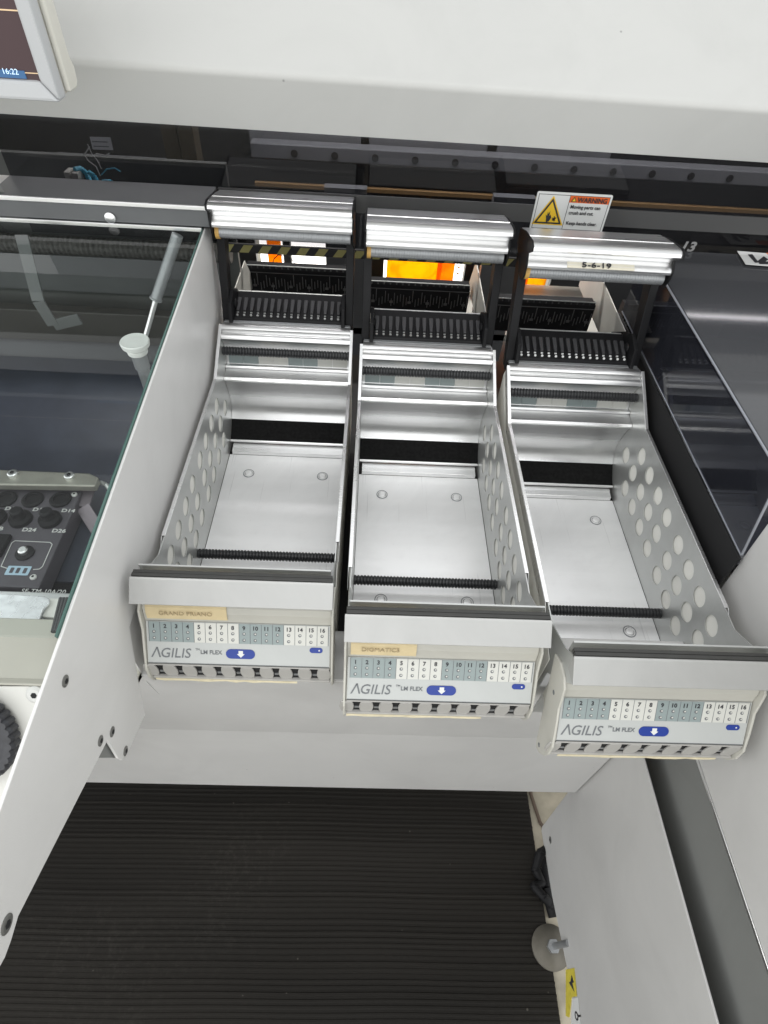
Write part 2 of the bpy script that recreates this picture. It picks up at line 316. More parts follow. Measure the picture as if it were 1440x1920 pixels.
# ---------------------------------------------------------------- magazine proto
WK = [(0.0173, 0.1884), (-0.0623, 0.1445), (-0.392, 0.1462), (-0.432, 0.168), (-0.4538, 0.1898), (-0.472, 0.1705), (-0.450, 0.134), (-0.425, 0.10), (-0.425, 0.0), (-0.0708, 0.0), (0.03, 0.0), (0.03, 0.165)]
HOLES = []
for j in range(9):
    y = -0.045 - 0.0394 * j - (0.0070 if j >= 5 else 0)
    for zi, z in enumerate((0.044, 0.0775, 0.112)):
        if j == 0 and zi != 1: continue
        HOLES.append((y, z))
def wall_mesh(x, sgn):
    cu = bpy.data.curves.new('w', 'CURVE'); cu.dimensions = '2D'; cu.fill_mode = 'BOTH'; cu.extrude = 0.0006; cu.resolution_u = 1
    def poly(pts):
        sp = cu.splines.new('POLY'); sp.points.add(len(pts) - 1); sp.use_cyclic_u = True
        for p, q in zip(sp.points, pts): p.co = (q[0], q[1], 0, 1)
    poly(WK)
    for (y, z) in HOLES: poly([(y + 0.0128 * math.cos(2 * PI * k / 24), z + 0.0128 * math.sin(2 * PI * k / 24)) for k in range(24)])
    ob = bpy.data.objects.new('w', cu); COL.objects.link(ob); bpy.context.view_layer.update()
    me = bpy.data.meshes.new_from_object(ob.evaluated_get(bpy.context.evaluated_depsgraph_get()))
    m = MB().add([(x + sgn * 0.0006 + v.co.z, v.co.x, v.co.y) for v in me.vertices], [tuple(p.vertices) for p in me.polygons])
    bpy.data.objects.remove(ob); bpy.data.curves.remove(cu)
    return m
def ribbed(y, z, r, x0=-0.0985, x1=0.0985, n=44):
    prof = []
    for i in range(n):
        t = i / n
        prof += [(t, r * 0.80), (t + 0.22 / n, r), (t + 0.68 / n, r), (t + 0.90 / n, r * 0.80)]
    prof.append((1, r * 0.8))
    return MB().lathe((x0, y, z), (x1, y, z), prof, 18)
PLT = Vector((0, -0.4647, 0.1263)); UD = Vector((0, -0.0225, -0.0326)).normalized(); UU = -UD; UX = Vector((1, 0, 0))  # keypad plane
UN = UX.cross(UU)
def pp(x, d, h=0.0): return PLT + UX * x + UD * d + UN * h
def make_magazine():
    root = thing('tape_magazine', '', 'tape magazine', (0, 0, 0), 'tape magazines side by side in the machine')
    fl = MB().box(-0.0985, 0.0985, -0.335, -0.0708, -0.0015, 0.0)
    floor = fl.build('tray_floor', alu_floor, root, 0.0004)
    for x in (-0.0600, 0.0600):
        for y in (-0.115, -0.313):
            MB().lathe((x, y, -0.001), (x, y, 0.004), [(0, 0.0078), (0.36, 0.0078), (0.46, 0.0072), (0.46, 0.0064), (0.22, 0.0060), (0.22, 0.0056), (0.52, 0.0050), (0.62, 0.0035), (0.64, 0.001)], 24).lathe((x, y, 0.0002), (x, y, 0.0012), [(0, 0.0090), (1, 0.0088), (1, 0.0078), (0, 0.0076)], 24, 1).build('rivet', [alu_floor, alu_dull], floor, smooth=True)
    MB().box(-0.0985, 0.0985, -0.40, -0.336, -0.012, -0.006).build('front_gap_liner', felt, root)
    # walls
    for s in (-1, 1):
        w = wall_mesh(s * 0.0990, s).build('side_wall', alu_wall, root)
        MB().prism([(s * 0.1009, y, z) for y, z in [(0.0173, 0.186), (-0.0623, 0.142), (-0.363, 0.1435), (-0.38, 0.13), (-0.42, 0.12), (-0.42, 0.0), (0.03, 0.0), (0.03, 0.165)]], (s * 0.0007, 0, 0)).build('wall_liner', liner, w)
        # folded flange along the top edge
        f = MB(); xa, xb = (s * 0.0985, s * 0.1030)
        top = [(-0.365, 0.1475), (-0.0623, 0.1460), (0.0173, 0.1898)]
        P = [(xa, y, z) for y, z in top] + [(xb, y, z) for y, z in top]
        P += [(a, b, c - 0.0010) for a, b, c in P]
        f.add(P, [(0, 1, 4, 3), (1, 2, 5, 4), (6, 9, 10, 7), (7, 10, 11, 8), (0, 6, 7, 1), (1, 7, 8, 2), (3, 4, 10, 9), (4, 5, 11, 10), (0, 3, 9, 6), (2, 8, 11, 5)])
        xc = s * 0.1026
        f.prism([(xc, -0.385, 0.134), (xc, -0.365, 0.1466), (xc, -0.0623, 0.1451), (xc, 0.0173, 0.1889), (xc, 0.0173, 0.176), (xc, -0.0623, 0.130), (xc, -0.385, 0.130)], (s * 0.0006, 0, 0))
        f.build('flange', alu, w, 0.0003)
    # back sheet with rolled edges
    bs = MB()
    prof = [(0.035, 0.1850), (0.0190, 0.1890), (0.0150, 0.1888), (0.0115, 0.1860), (0.0112, 0.1830), (0.0135, 0.1806), (0.0120, 0.1795), (0.0060, 0.1812), (0.0015, 0.1795), (-0.0008, 0.1758), (0.0010, 0.1718), (0.0060, 0.1660), (0.0105, 0.1580), (0.0125, 0.1480), (0.0120, 0.1440), (0.0060, 0.1270), (-0.0030, 0.1290), (-0.0046, 0.1275), (-0.0040, 0.1256), (-0.0008, 0.1245), (-0.0180, 0.1214), (-0.0235, 0.1216), (-0.0268, 0.1190), (-0.0262, 0.1158), (-0.0220, 0.1135), (-0.0190, 0.1060), (-0.0145, 0.0930), (-0.0110, 0.0790), (-0.0102, 0.0650), (-0.0130, 0.0510), (-0.0195, 0.0408), (-0.0232, 0.0370)]
    bs.sheet(prof, -0.0985, 0.0985, 0.0012)
    back = bs.build('back_sheet', alu, root, smooth=True)
    MB().sheet([(-0.0232, 0.0368), (-0.0330, 0.0270), (-0.0420, 0.0200), (-0.0506, 0.0157)], -0.0985, 0.0985, 0.001).build('felt_strip', felt, root, smooth=True)
    b = MB(); b.px([(-0.0508, 0.0160), (-0.0530, 0.0165), (-0.0550, 0.0140), (-0.0535, 0.0110), (-0.050, 0.011)], -0.0985, 0.0985)
    b.px([(-0.0540, 0.0106), (-0.0590, 0.0106), (-0.0600, 0.0090), (-0.0708, 0.0075), (-0.0712, 0.0005), (-0.054, 0.0005)], -0.094, 0.094)
    b.build('floor_ledge', alu, root, 0.0006)
    # lot numbers strip : 8 fields
    st = MB(); d = (Vector((0.0060, 0.1270)) - Vector((0.0120, 0.1440))).normalized()
    un = Vector((-1, 0, 0))
    for i in range(8):
        x0 = -0.094 + i * 0.0236
        st.quad((x0, 0.0055, 0.1285), (1, 0, 0), (0, 0.006, 0.017), 0.0230, 0.0135, 0.0006, 0 if (i // 2) % 2 == 0 else 1)
    st.build('field_strip', [key_grey, key_light], back)
    ribbed(-0.0035, 0.1565, 0.0068).build('ribbed_roller', rubber, root, smooth=True)
    ribbed(-0.2968, 0.0225, 0.0069).build('ribbed_roller', rubber, root, smooth=True)
    # front rail
    r = MB(); r.px([(-0.4516, 0.1900), (-0.4530, 0.1904), (-0.4545, 0.1895), (-0.4728, 0.1716), (-0.4720, 0.1700), (-0.4530, 0.1690), (-0.4516, 0.178)], -0.1024, 0.1024)
    rail = r.build('front_rail', alu_rail, root, 0.0006)
    e = MB()
    for k, y in enumerate((-0.4450, -0.4495)):
        e.box(-0.1010, 0.1010, y - 0.0019, y + 0.0019, 0.184, 0.1905 + (k == 1) * 0.001)
    e.build('rubber_edge', rubber_edge, rail, 0.0006)
    MB().box(-0.0985, 0.0985, -0.4365, -0.4345, 0.02, 0.188).build('front_plate', alu_wall, root)
    # control panel
    body = MB(); bp_ = [(-0.4370, 0.1500), (-0.4450, 0.1530), (-0.4530, 0.1510), (-0.4590, 0.1460), (-0.4620, 0.1390), (-0.4632, 0.1310)]
    a = pp(0, 0, -0.0006); c = pp(0, 0.051, -0.0006)
    bp_ += [(a.y, a.z), (c.y, c.z), (-0.4920, 0.0845), (-0.4922, 0.0580), (-0.4860, 0.0540), (-0.4370, 0.0750)]
    body.px(bp_, -0.0996, 0.0996)
    cp = body.build('control_panel', cream, root, 0.0008)
    for s in (-1, 1):
        ck = [(-0.4245, 0.1423), (-0.4400, 0.1520), (-0.4560, 0.1535), (-0.4660, 0.1470), (-0.4700, 0.1350), (-0.4745, 0.1200), (-0.4860, 0.1020), (-0.4985, 0.0790), (-0.5000, 0.0620), (-0.4960, 0.0470), (-0.4880, 0.0330), (-0.4800, 0.0260), (-0.4740, 0.0300)]
        MB().prism([(s * 0.1000, y, z) for y, z in ck], (s * 0.0026, 0, 0)).build('side_cheek', cream, cp, 0.0008)
        for hy, hz in ((-0.4555, 0.117), (-0.4815, 0.0385)):
            MB().tube((s * 0.1026, hy, hz), (s * 0.1029, hy, hz), 0.0026, seg=14).build('screw_hole', ink_grey, cp)
    kp = MB(); kp.quad(pp(-0.0985, 0.0495, 0), UX, UU, 0.197, 0.0495, 0.0006)
    kp.build('keypad_foil', plate_white, cp)
    g = MB()
    for i in range(16):
        x0 = -0.0960 + i * 0.01204
        g.quad(pp(x0 + 0.0003, 0.0238, 0.0007), UX, UU, 0.01145, 0.0232, 0.0003, 0 if (i // 4) % 2 == 0 else 1)
        g.quad(pp(x0 - 0.0002, 0.0238, 0.0007), UX, UU, 0.0004, 0.0232, 0.0004, 2)
    g.quad(pp(-0.0960 + 16 * 0.01204, 0.0238, 0.0007), UX, UU, 0.0004, 0.0232, 0.0004, 2)
    g.quad(pp(-0.0985, 0.0497, 0.0003), UX, UU, 0.197, 0.0006, 0.0006, 2)
    g.build('keypad_field', [key_grey, key_light, ink_grey], cp)
    t = MB()
    for i in range(16):
        xc = -0.0960 + (i + 0.5) * 0.01204
        t.text(str(i + 1), 0.0064, pp(xc - 0.0006, 0.0075, 0.0011), UX, UU, 0, align='CENTER', bold=0.00012)
    t.build('number_print', ink, cp); t = MB()
    # AGILIS : the first A has no crossbar
    base = 0.0425
    for pts in ([(-0.0950, 0), (-0.0890, 0.0118), (-0.0874, 0.0118), (-0.0934, 0)], [(-0.0890, 0.0118), (-0.0874, 0.0118), (-0.0846, 0), (-0.0862, 0)]):
        t.prism([pp(x, base - h, 0.0008) for x, h in pts], UN * 0.0003, 1)
    t.text('GILIS', 0.0164, pp(-0.0856, base, 0.0008), (UX + UU * 0.0), (UU + UX * 0.18), 1, sx=0.92)
    t.text('TM', 0.0034, pp(-0.0470, base - 0.0092, 0.0008), UX, UU, 1)
    t.text('LM FLEX', 0.0066, pp(-0.0418, base - 0.0052, 0.0008), UX, UU, 1, sx=0.95, bold=0.0001)
    t.build('name_print', [ink, ink_grey], cp)
    dts = MB()
    for i in range(16):
        xc = -0.0960 + (i + 0.45) * 0.01204
        for d in (0.0122, 0.0196):
            dts.tube(pp(xc, d, 0.0009), pp(xc, d, 0.0014), 0.00175, seg=10, m=0); dts.tube(pp(xc + 0.0003, d - 0.0005, 0.0012), pp(xc + 0.0003, d - 0.0005, 0.0016), 0.0009, seg=10, m=1)
    dts.build('indicator_lamps', [ink_grey, key_light], cp)
    bt = MB(); bt.round_plate(pp(0.0016, 0.0362, 0.0007), UX, UU, 0.0315, 0.0112, 0.0055, 0.0005, 0)
    c0 = pp(0.0020, 0.0360, 0.0012)
    bt.prism([c0 + UX * x + UU * y for x, y in ((-0.0024, 0.0038), (0.0024, 0.0038), (0.0024, 0.0), (0.0042, 0.0), (0, -0.0042), (-0.0042, 0.0), (-0.0024, 0.0))], UN * 0.0003, 1)
    bt.build('push_button', [blue, label_white], cp)
    bt = MB(); bt.round_plate(pp(0.0838, 0.0292, 0.0007), UX, UU, 0.0142, 0.0062, 0.003, 0.0005, 0); bt.tube(pp(0.0872, 0.0292, 0.0010), pp(0.0872, 0.0292, 0.0014), 0.0009, seg=8, m=1)
    bt.build('push_button', [blue, label_white], cp)
    # guide slots under the keypad
    MB().box(-0.0985, 0.0985, -0.4932, -0.4926, 0.0585, 0.0838).build('slot_back', black_flat, cp)
    sl = MB(); sl.box(-0.0990, 0.0990, -0.4952, -0.4934, 0.0832, 0.0850); sl.box(-0.0990, 0.0990, -0.4975, -0.4930, 0.0560, 0.0592)
    sl.build('slot_frame', slot_grey, cp, 0.0008)
    g0 = None
    for i in range(10):
        xc = -0.0888 + i * 0.0212 - 0.0106 + 0.0008
        if g0 is None:
            m = MB(); w = 0.0066; pts = [(w, 0.0186), (-w, 0.0186), (-w, 0.0155)]
            pts = [(0.0058, 0.020), (-0.0058, 0.020), (-0.0072, 0.0150), (-0.0078, 0.0100), (-0.0072, 0.0050), (-0.0056, 0.0), (0.0056, 0.0), (0.0072, 0.0050), (0.0078, 0.0100), (0.0072, 0.0150)]
            m.prism([(x, -0.4955, 0.0592 + h * 1.20) for x, h in pts], (0, 0.0020, 0))
            g0 = m.build('guide_tab', slot_grey, cp, 0.0005); g0.location.x = xc; gi = g0
        else:
            gi = g0.copy(); COL.objects.link(gi); gi.location.x = xc
    ct = MB()
    for i in range(9):
        xc = -0.0888 + i * 0.0212 + 0.0008
        ct.box(xc - 0.0022, xc + 0.0030, -0.4940, -0.4926, 0.0655, 0.0690)
    ct.build('contact_pins', alu_dull, cp)
    # posts (leaning back), hinge cheeks
    for s in (-1, 1):
        x0 = s * 0.0895; x1 = s * 0.1015
        m = MB(); pr = [(0.034, 0.170), (0.050, 0.170), (0.115, 0.312), (0.096, 0.318), (0.080, 0.300)]
        m.prism([(x0, y, z) for y, z in pr], (x1 - x0, 0, 0)); m.build('post', black, root, 0.001)
        m = MB(); pr = [(0.022, 0.176), (0.035, 0.214), (0.062, 0.224), (0.090, 0.210), (0.095, 0.180), (0.050, 0.165)]
        xa = s * 0.0838; m.prism([(xa, y, z) for y, z in pr], (s * 0.0055, 0, 0))
        m.lathe((xa, 0.058, 0.203), (xa - s * 0.004, 0.058, 0.203), [(0, 0.007), (0.6, 0.007), (1, 0.004)], 14)
        m.build('hinge_cheek', black, root, 0.001)
    # top bar (extruded profile)
    BP = [(0.1286, 0.3416), (0.1000, 0.3480), (0.0800, 0.3518), (0.0790, 0.3508), (0.0770, 0.3520), (0.0560, 0.3548), (0.0490, 0.3545), (0.0450, 0.3520), (0.0440, 0.3480), (0.0470, 0.3450), (0.0560, 0.3410), (0.0620, 0.3370), (0.0640, 0.3320), (0.0610, 0.3290), (0.0555, 0.3265), (0.0530, 0.3230), (0.0535, 0.3200), (0.0560, 0.3180), (0.0720, 0.3165), (0.1000, 0.3270), (0.1286, 0.3350)]
    tb = MB(); tb.px(BP, -0.0985, 0.0985); bar = tb.build('top_bar', alu, root, smooth=True)
    for s in (-1, 1):
        cap = [(0.1310, 0.3400), (0.0980, 0.3500), (0.0520, 0.3570), (0.0420, 0.3540), (0.0415, 0.3470), (0.0590, 0.3370), (0.0510, 0.3250), (0.0520, 0.3120), (0.0600, 0.2990), (0.0750, 0.2960), (0.1000, 0.3060), (0.1300, 0.3200)]
        MB().prism([(s * 0.0987, y, z) for y, z in cap], (s * 0.0022, 0, 0)).build('end_cap', black, bar, 0.0005)
    MB().lathe((-0.0960, 0.0670, 0.3085), (0.0960, 0.0670, 0.3085), [(0, 0.0085)] + [(0.02 + i * 0.0192 + j, 0.0088 - 0.0005 * (j > 0.017)) for i in range(50) for j in (0, 0.0172)] + [(1, 0.0085)], 20).build('guide_roller', alu_dull, bar, smooth=True)
    MB().lathe((-0.0972, 0.0670, 0.3085), (-0.0915, 0.0670, 0.3085), [(0, 0.0100), (1, 0.0100)], 20).build('brass_bush', mat('ochre bush', (0.50, 0.30, 0.08), 0.5) if 'ochre bush' not in bpy.data.materials else bpy.data.materials['ochre bush'], bar)
    # front comb
    cb = MB(); cb.px([(0.0360, 0.1860), (0.0380, 0.1900), (0.0900, 0.2060), (0.0920, 0.2020), (0.0920, 0.175), (0.0360, 0.175)], -0.0835, 0.0835)
    comb = cb.build('front_comb', black, root, 0.0006)
    fg = MB(); hl = MB()
    cd_ = Vector((0, 0.0520, 0.0160)).normalized(); cn = Vector((0, -cd_.z, cd_.y))
    for i in range(16):
        xc = -0.0785 + i * 0.01047
        b0 = Vector((xc, 0.0500, 0.1938))
        pts = [b0 + UX * x + cd_ * y for x, y in ((-0.0020, 0.0), (0.0020, 0.0), (0.0029, 0.013), (0.0029, 0.026), (-0.0029, 0.026), (-0.0029, 0.013))]
        fg.prism(pts, cn * 0.0034)
        h0 = Vector((xc, 0.0425, 0.1915))
        hl.tube(h0, h0 + cn * 0.0015, 0.0018, seg=10)
        hl.box(xc - 0.0016, xc + 0.0016, 0.0468, 0.0480, 0.1925, 0.1946)
    fg.build('comb_fingers', finger, comb, 0.0006); hl.build('comb_pins', alu_wall, comb)
    MB().px([(0.030, 0.1868), (0.0352, 0.1868), (0.0352, 0.183), (0.030, 0.183)], -0.0975, 0.0975).build('shelf_strip', alu_dull, root)
    MB().box(-0.0835, 0.0835, 0.0935, 0.0965, 0.170, 0.2040).build('steel_strip', alu_wall, root)
    # rear comb
    rc = MB(); rc.box(-0.1000, 0.0870, 0.2350, 0.262, 0.115, 0.1720)
    for i in range(17):
        xc = -0.0945 + i * 0.0110
        rc.lathe((xc - 0.0042, 0.2400, 0.1725), (xc + 0.0042, 0.2400, 0.1725), [(0, 0.0045), (1, 0.0045)], 10)
    rcomb = rc.build('rear_comb', black, root)
    pn = MB()
    for i in range(34):
        xc = -0.0970 + i * 0.0055
        h = 0.014 + 0.008 * ((i * 7) % 3 == 0); z = 0.132 + 0.003 * ((i * 5) % 4)
        pn.box(xc - 0.0006, xc + 0.0006, 0.2339, 0.2352, z, z + h)
        if i % 6 == 2: pn.box(xc - 0.0030, xc + 0.0030, 0.2336, 0.2352, 0.138, 0.1420)
    pn.box(-0.100, 0.087, 0.2336, 0.2352, 0.1645, 0.1653)
    pn.build('feed_pins', mat('worn pin steel', (0.16, 0.16, 0.16), 0.4, 0.5) if 'worn pin steel' not in bpy.data.materials else bpy.data.materials['worn pin steel'], rcomb)
    MB().box(-0.098, 0.086, 0.2345, 0.2365, 0.1772, 0.1782).build('top_wire', alu_wall, rcomb)
    return root
mag = make_magazine()
TS = [(-0.2181, 0.0355, 0.0), (0.0, 0.0, 0.0), (0.2183, -0.0382, 0.0), (0.4600, -0.0382, 0.0)]
TL = ['silver tape tray beside the grey side panel, long tan masking tape label',
      'silver tape tray between two other open trays, short masking tape label on its keypad panel',
      'silver tape tray nearest the smoked cover, with 5-6-19 written on its top bar',
      'tape tray seen dimly inside the smoked acrylic cover']
mags = [copy_tree(mag), mag, copy_tree(mag), copy_tree(mag)]
for o, t, l in zip(mags, TS, TL): o.location = t; o['label'] = l
def drop(o):
    for c in kids(o): drop(c)
    bpy.data.objects.remove(o)
for c in kids(mags[2]):      # pins coloured white to imitate light through this tray's comb holes
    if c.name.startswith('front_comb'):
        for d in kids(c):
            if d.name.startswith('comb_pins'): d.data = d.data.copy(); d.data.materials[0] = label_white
for c in kids(mags[3]):      # the covered tray has no raised bar
    if c.name.split('.')[0] in ('top_bar', 'post'): drop(c)
# marks of individual trays
def masking_tape(root, w, word, name_label):
    m = MB(); path = [(-0.4460, 0.1537), (-0.4535, 0.1521), (-0.4602, 0.1462), (-0.4632, 0.1390), (-0.4642, 0.1312)]
    m.sheet(path[::-1], -0.0960, -0.0960 + w, 0.0006)
    o = m.build('masking_tape', masking, root, label=name_label)
    d = (Vector((0, *path[2])) - Vector((0, *path[4]))).normalized()
    t = MB().text(word, 0.0076, Vector((-0.0960 + w * 0.16, -0.4646, 0.1385)), UX, d, 0, sx=1.0)
    t.build('handwriting', ink_faint, o)
masking_tape(mags[0], 0.0850, 'GRAND PRIANO', 'tan masking tape with faded capital letters')
masking_tape(mags[1], 0.0680, 'DIGMATICS', 'short tan masking tape with faded capital letters')
def tape_edge(root, x0, x1, seed, wob):
    rnd = random.Random(seed); m = MB(); n = 16; vs = []
    for i in range(n + 1):
        x = x0 + (x1 - x0) * i / n
        h = 0.0035 + rnd.uniform(-wob, wob)
        for a, b in ((-0.4984, 0.0578), (-0.4984 + rnd.uniform(-0.0006, 0.0), 0.0578 - h), (-0.4977, 0.0578 - h), (-0.4977, 0.0578)): vs.append((x, a, b))
    fs = []
    for i in range(n):
        for k in range(4): fs.append((i * 4 + k, i * 4 + (k + 1) % 4, i * 4 + 4 + (k + 1) % 4, i * 4 + 4 + k))
    m.add(vs, fs + [(0, 1, 2, 3), (n * 4 + 3, n * 4 + 2, n * 4 + 1, n * 4)])
    m.build('torn_tape', old_tape, root)
tape_edge(mags[0], -0.096, 0.062, 1, 0.0014); tape_edge(mags[1], -0.099, 0.050, 2, 0.0018); tape_edge(mags[2], -0.090, 0.082, 5, 0.0007)
m = MB(); m.quad((-0.045, 0.0525, 0.3235), UX, (0, 0.0085, 0.0056), 0.092, 0.0085, 0.0008); o = m.build('masking_tape', mat('pale tape', (0.72, 0.68, 0.56), 0.7), mags[2])
MB().text('5-6-19', 0.0100, (-0.026, 0.0522, 0.3252), UX, (0, 0.0085, 0.0056), th=0.0016, sx=1.55).build('handwriting', ink, o)

# ---------------------------------------------------------------- machine bed and front beam
structure(MB().box(-0.326, 0.332, -0.425, 0.0, -0.06, -0.02).build('machine_bed', black_flat))
bm_ = MB()
pr = [(-0.4558, 0.048), (-0.420, -0.213), (-0.420, -0.4885), (-0.412, -0.4945), (-0.390, -0.4945), (-0.390, 0.048)]
bm_.px(pr, -1.3, 0.337)
tag(bm_.build('front_beam', paint, None, 0.002), 'wide light grey sheet metal beam below the tape trays', 'machine panel')
MB
# left side panel
def LP(y, z, x=-0.330): return (x, y, z)
OUT = [(0.1055, 0.3106), (-0.40, 0.2590), (-0.5459, 0.2444), (-0.76, 0.2240), (-0.775, 0.19), (-0.735, 0.1620), (-0.719, 0.1530), (-0.709, 0.1525), (-0.695, 0.1545), (-0.5939, 0.1145), (-0.5654, 0.1031), (-0.5460, 0.0955), (-0.5498, 0.0556), (-0.5475, 0.0420), (-0.5400, 0.0360), (-0.488, 0.0157), (-0.4728, 0.0544), (-0.44, 0.13), (-0.40, 0.13), (-0.36, -0.02), (0.13, -0.02), (0.13, 0.30)]
sp = thing('side_panel', 'tall light grey sheet metal side panel between the glass cover and the leftmost tray', 'machine panel', (-0.33, -0.2, 0))
def part_at(o, root):   # parent keeping world place
    o.parent = root; o.matrix_parent_inverse = Matrix.Translation(root.location).inverted(); return o
part_at(MB().prism([LP(y, z) for y, z in OUT], (-0.0028, 0, 0)).build('panel_sheet', paint_panel, None, 0.0007), sp)
part_at(MB().prism([(-0.3345, y, z) for y, z in [(-0.4535, 0.02), (-0.44, -0.06), (-0.20, -0.06), (-0.20, 0.2), (-0.45, 0.2), (-0.4535, 0.10)]], (-0.0015, 0, 0)).build('inner_sheet', paint, None), sp)
bolt_m = mat('bolt steel', (0.22, 0.22, 0.21), 0.4, 0.6)
def screw(x, y, z, nx, r=0.0055, root=None, name='bolt'):
    m = MB(); e = (x + nx * 0.0012, y, z)
    m.lathe((x, y, z), e, [(0, r), (0.5, r), (1, r * 0.75)], 18, 0)
    m.lathe((x + nx * 0.0011, y, z), (x + nx * 0.0015, y, z), [(0, r * 0.5), (1, r * 0.45)], 6, 1)
    o = m.build(name, [bolt_m, black_flat], None)
    return part_at(o, root) if root else o
for u, v in ((122, 1277), (188, 1389), (210, 1372), (235, 1408), (12, 1733)):
    p = at(u, v, 'x', -0.330); screw(p.x, p.y, p.z, 1, 0.0052 if v != 1733 else 0.0068, sp)
# gusset behind the notch
gq = [at(183, 1421, 'x', -0.3345), at(224, 1421, 'x', -0.3345), at(222, 1385, 'x', -0.3345), at(195, 1370, 'x', -0.3345)]
tag(MB().prism(gq, (-0.001, 0, 0)).build('gusset', paint_dark), 'small dark grey gusset seen through the notch in the side panel', 'bracket')

# ---------------------------------------------------------------- hood
a0 = at(123, 113, 'y', 0.075); a1 = at(1440, 205, 'y', 0.075); b0 = at(0, 213, 'y', 0.10); b1 = at(1440, 305, 'y', 0.10)
def ext(p, q, x): t = (x - p.x) / (q.x - p.x); return p + (q - p) * t
XL, XR = -1.4, 1.4
A0, A1, B0, B1 = ext(a0, a1, XL), ext(a0, a1, XR), ext(b0, b1, XL), ext(b0, b1, XR)
up = Vector((0, 0.62, 0.46)); inn = Vector((0, 0.05, 0.004))
def hood_ring(x):
    A = ext(a0, a1, x); B = ext(b0, b1, x); C_ = A + up
    ring = [B + inn, B]
    # softly folded edge
    d1 = (B - A).normalized(); d2 = (C_ - A).normalized(); r = 0.007
    for k in range(6):
        t = k / 5; ring.append(A + d1 * r * (1 - t) ** 2 + d2 * r * t ** 2)
    ring += [C_, C_ + Vector((0, 0.02, -0.03)), A + Vector((0, 0.035, 0.0))]
    return ring
R0, R1 = hood_ring(XL), hood_ring(XR); n = len(R0)
h = MB(); h.add(R0 + R1, [(i, (i + 1) % n, n + (i + 1) % n, n + i) for i in range(n)] + [tuple(range(n)), tuple(range(n, 2 * n))])
tag(h.build('hood', paint_hood, None, smooth=True), 'large off-white machine hood overhanging the trays along the top', 'machine hood')

# monitor on the hood
mon = thing('monitor', 'grey and cream flat monitor with dark maroon screen fixed to the hood', 'monitor', (-0.5, -0.06, 0.55))
zt = 0.74; tl = at(113, 193, 'y', -0.06); xr = tl.x; zb = tl.z
m = MB(); sx = at(70, 155, 'y', -0.06); si_x, si_z = sx.x, sx.z
# bezel frame: 4 bars
m.prism([(-0.80, -0.06, zb), (xr, -0.06, zb), (si_x, -0.055, si_z), (-0.80, -0.055, si_z)], (0, 0.02, 0))
m.prism([(xr, -0.06, zb), (xr, -0.06, zt), (si_x, -0.055, zt), (si_x, -0.055, si_z)], (0, 0.02, 0))
part_at(m.build('bezel', mat('grey bezel', (0.40, 0.41, 0.42), 0.4), None, 0.003), mon)
m = MB(); m.box(-0.80, xr - 0.001, -0.0395, -0.010, zb + 0.002, zt)
m.prism([(xr - 0.001, -0.0395, zb + 0.004), (xr - 0.001, -0.0395, zt), (xr - 0.001, -0.018, zt), (xr - 0.001, -0.018, zb + 0.030), (xr - 0.001, -0.013, zb + 0.02), (xr - 0.001, -0.015, zb + 0.008), (xr - 0.001, -0.022, zb + 0.004)], (0.006, 0, 0))
part_at(m.build('casing', cream, None, 0.002), mon)
scr = emit('maroon screen', (0.030, 0.014, 0.016), 0.7)
part_at(MB().box(-0.80, si_x + 0.001, -0.052, -0.045, si_z - 0.001, zt).build('screen', scr, None), mon)
m = MB(); yl = emit('screen line', (0.45, 0.33, 0.2), 0.8); bl = emit('screen box', (0.02, 0.07, 0.16), 0.8); wt = emit('screen digits', (0.45, 0.6, 0.75), 0.8)
z1 = at(40, 22, 'y', -0.053).z; p = at(50, 148, 'y', -0.053); q = at(0, 128, 'y', -0.053)
m.box(-0.80, si_x, -0.0526, -0.0520, z1, z1 + 0.001, 0)
m.box(p.x, si_x, -0.0526, -0.0520, p.z + 0.0045, p.z + 0.0052, 0)
m.box(-0.52, p.x, -0.0532, -0.0520, p.z, q.z - 0.001, 1)
d = at(36, 140, 'y', -0.0535)
m.text('16:22', 0.0066, (d.x, -0.0534, d.z), UX, (0, 0, 1), 2, align='RIGHT', sx=1.1)
part_at(m.build('clock_readout', [yl, bl, wt], None), mon)

# ---------------------------------------------------------------- smoked window, sticker, interior behind
YW = 0.172
win = thing('smoked_window', 'long smoked acrylic window under the hood, machine interior visible behind it', 'window', (0, YW, 0.4))
part_at(MB().box(-0.62, 1.2, YW, YW + 0.004, 0.262, 0.52).build('pane', smoked, None), win)
zr = at(845, 400, 'y', YW - 0.001).z
part_at(MB().box(-0.32, 1.2, YW - 0.003, YW - 0.0005, zr - 0.006, zr + 0.019).build('pane_edge', clear('edge band', (0.30, 0.30, 0.31), 0.2, 1.5, (0.10, 0.10, 0.10), 0.8), None), win)
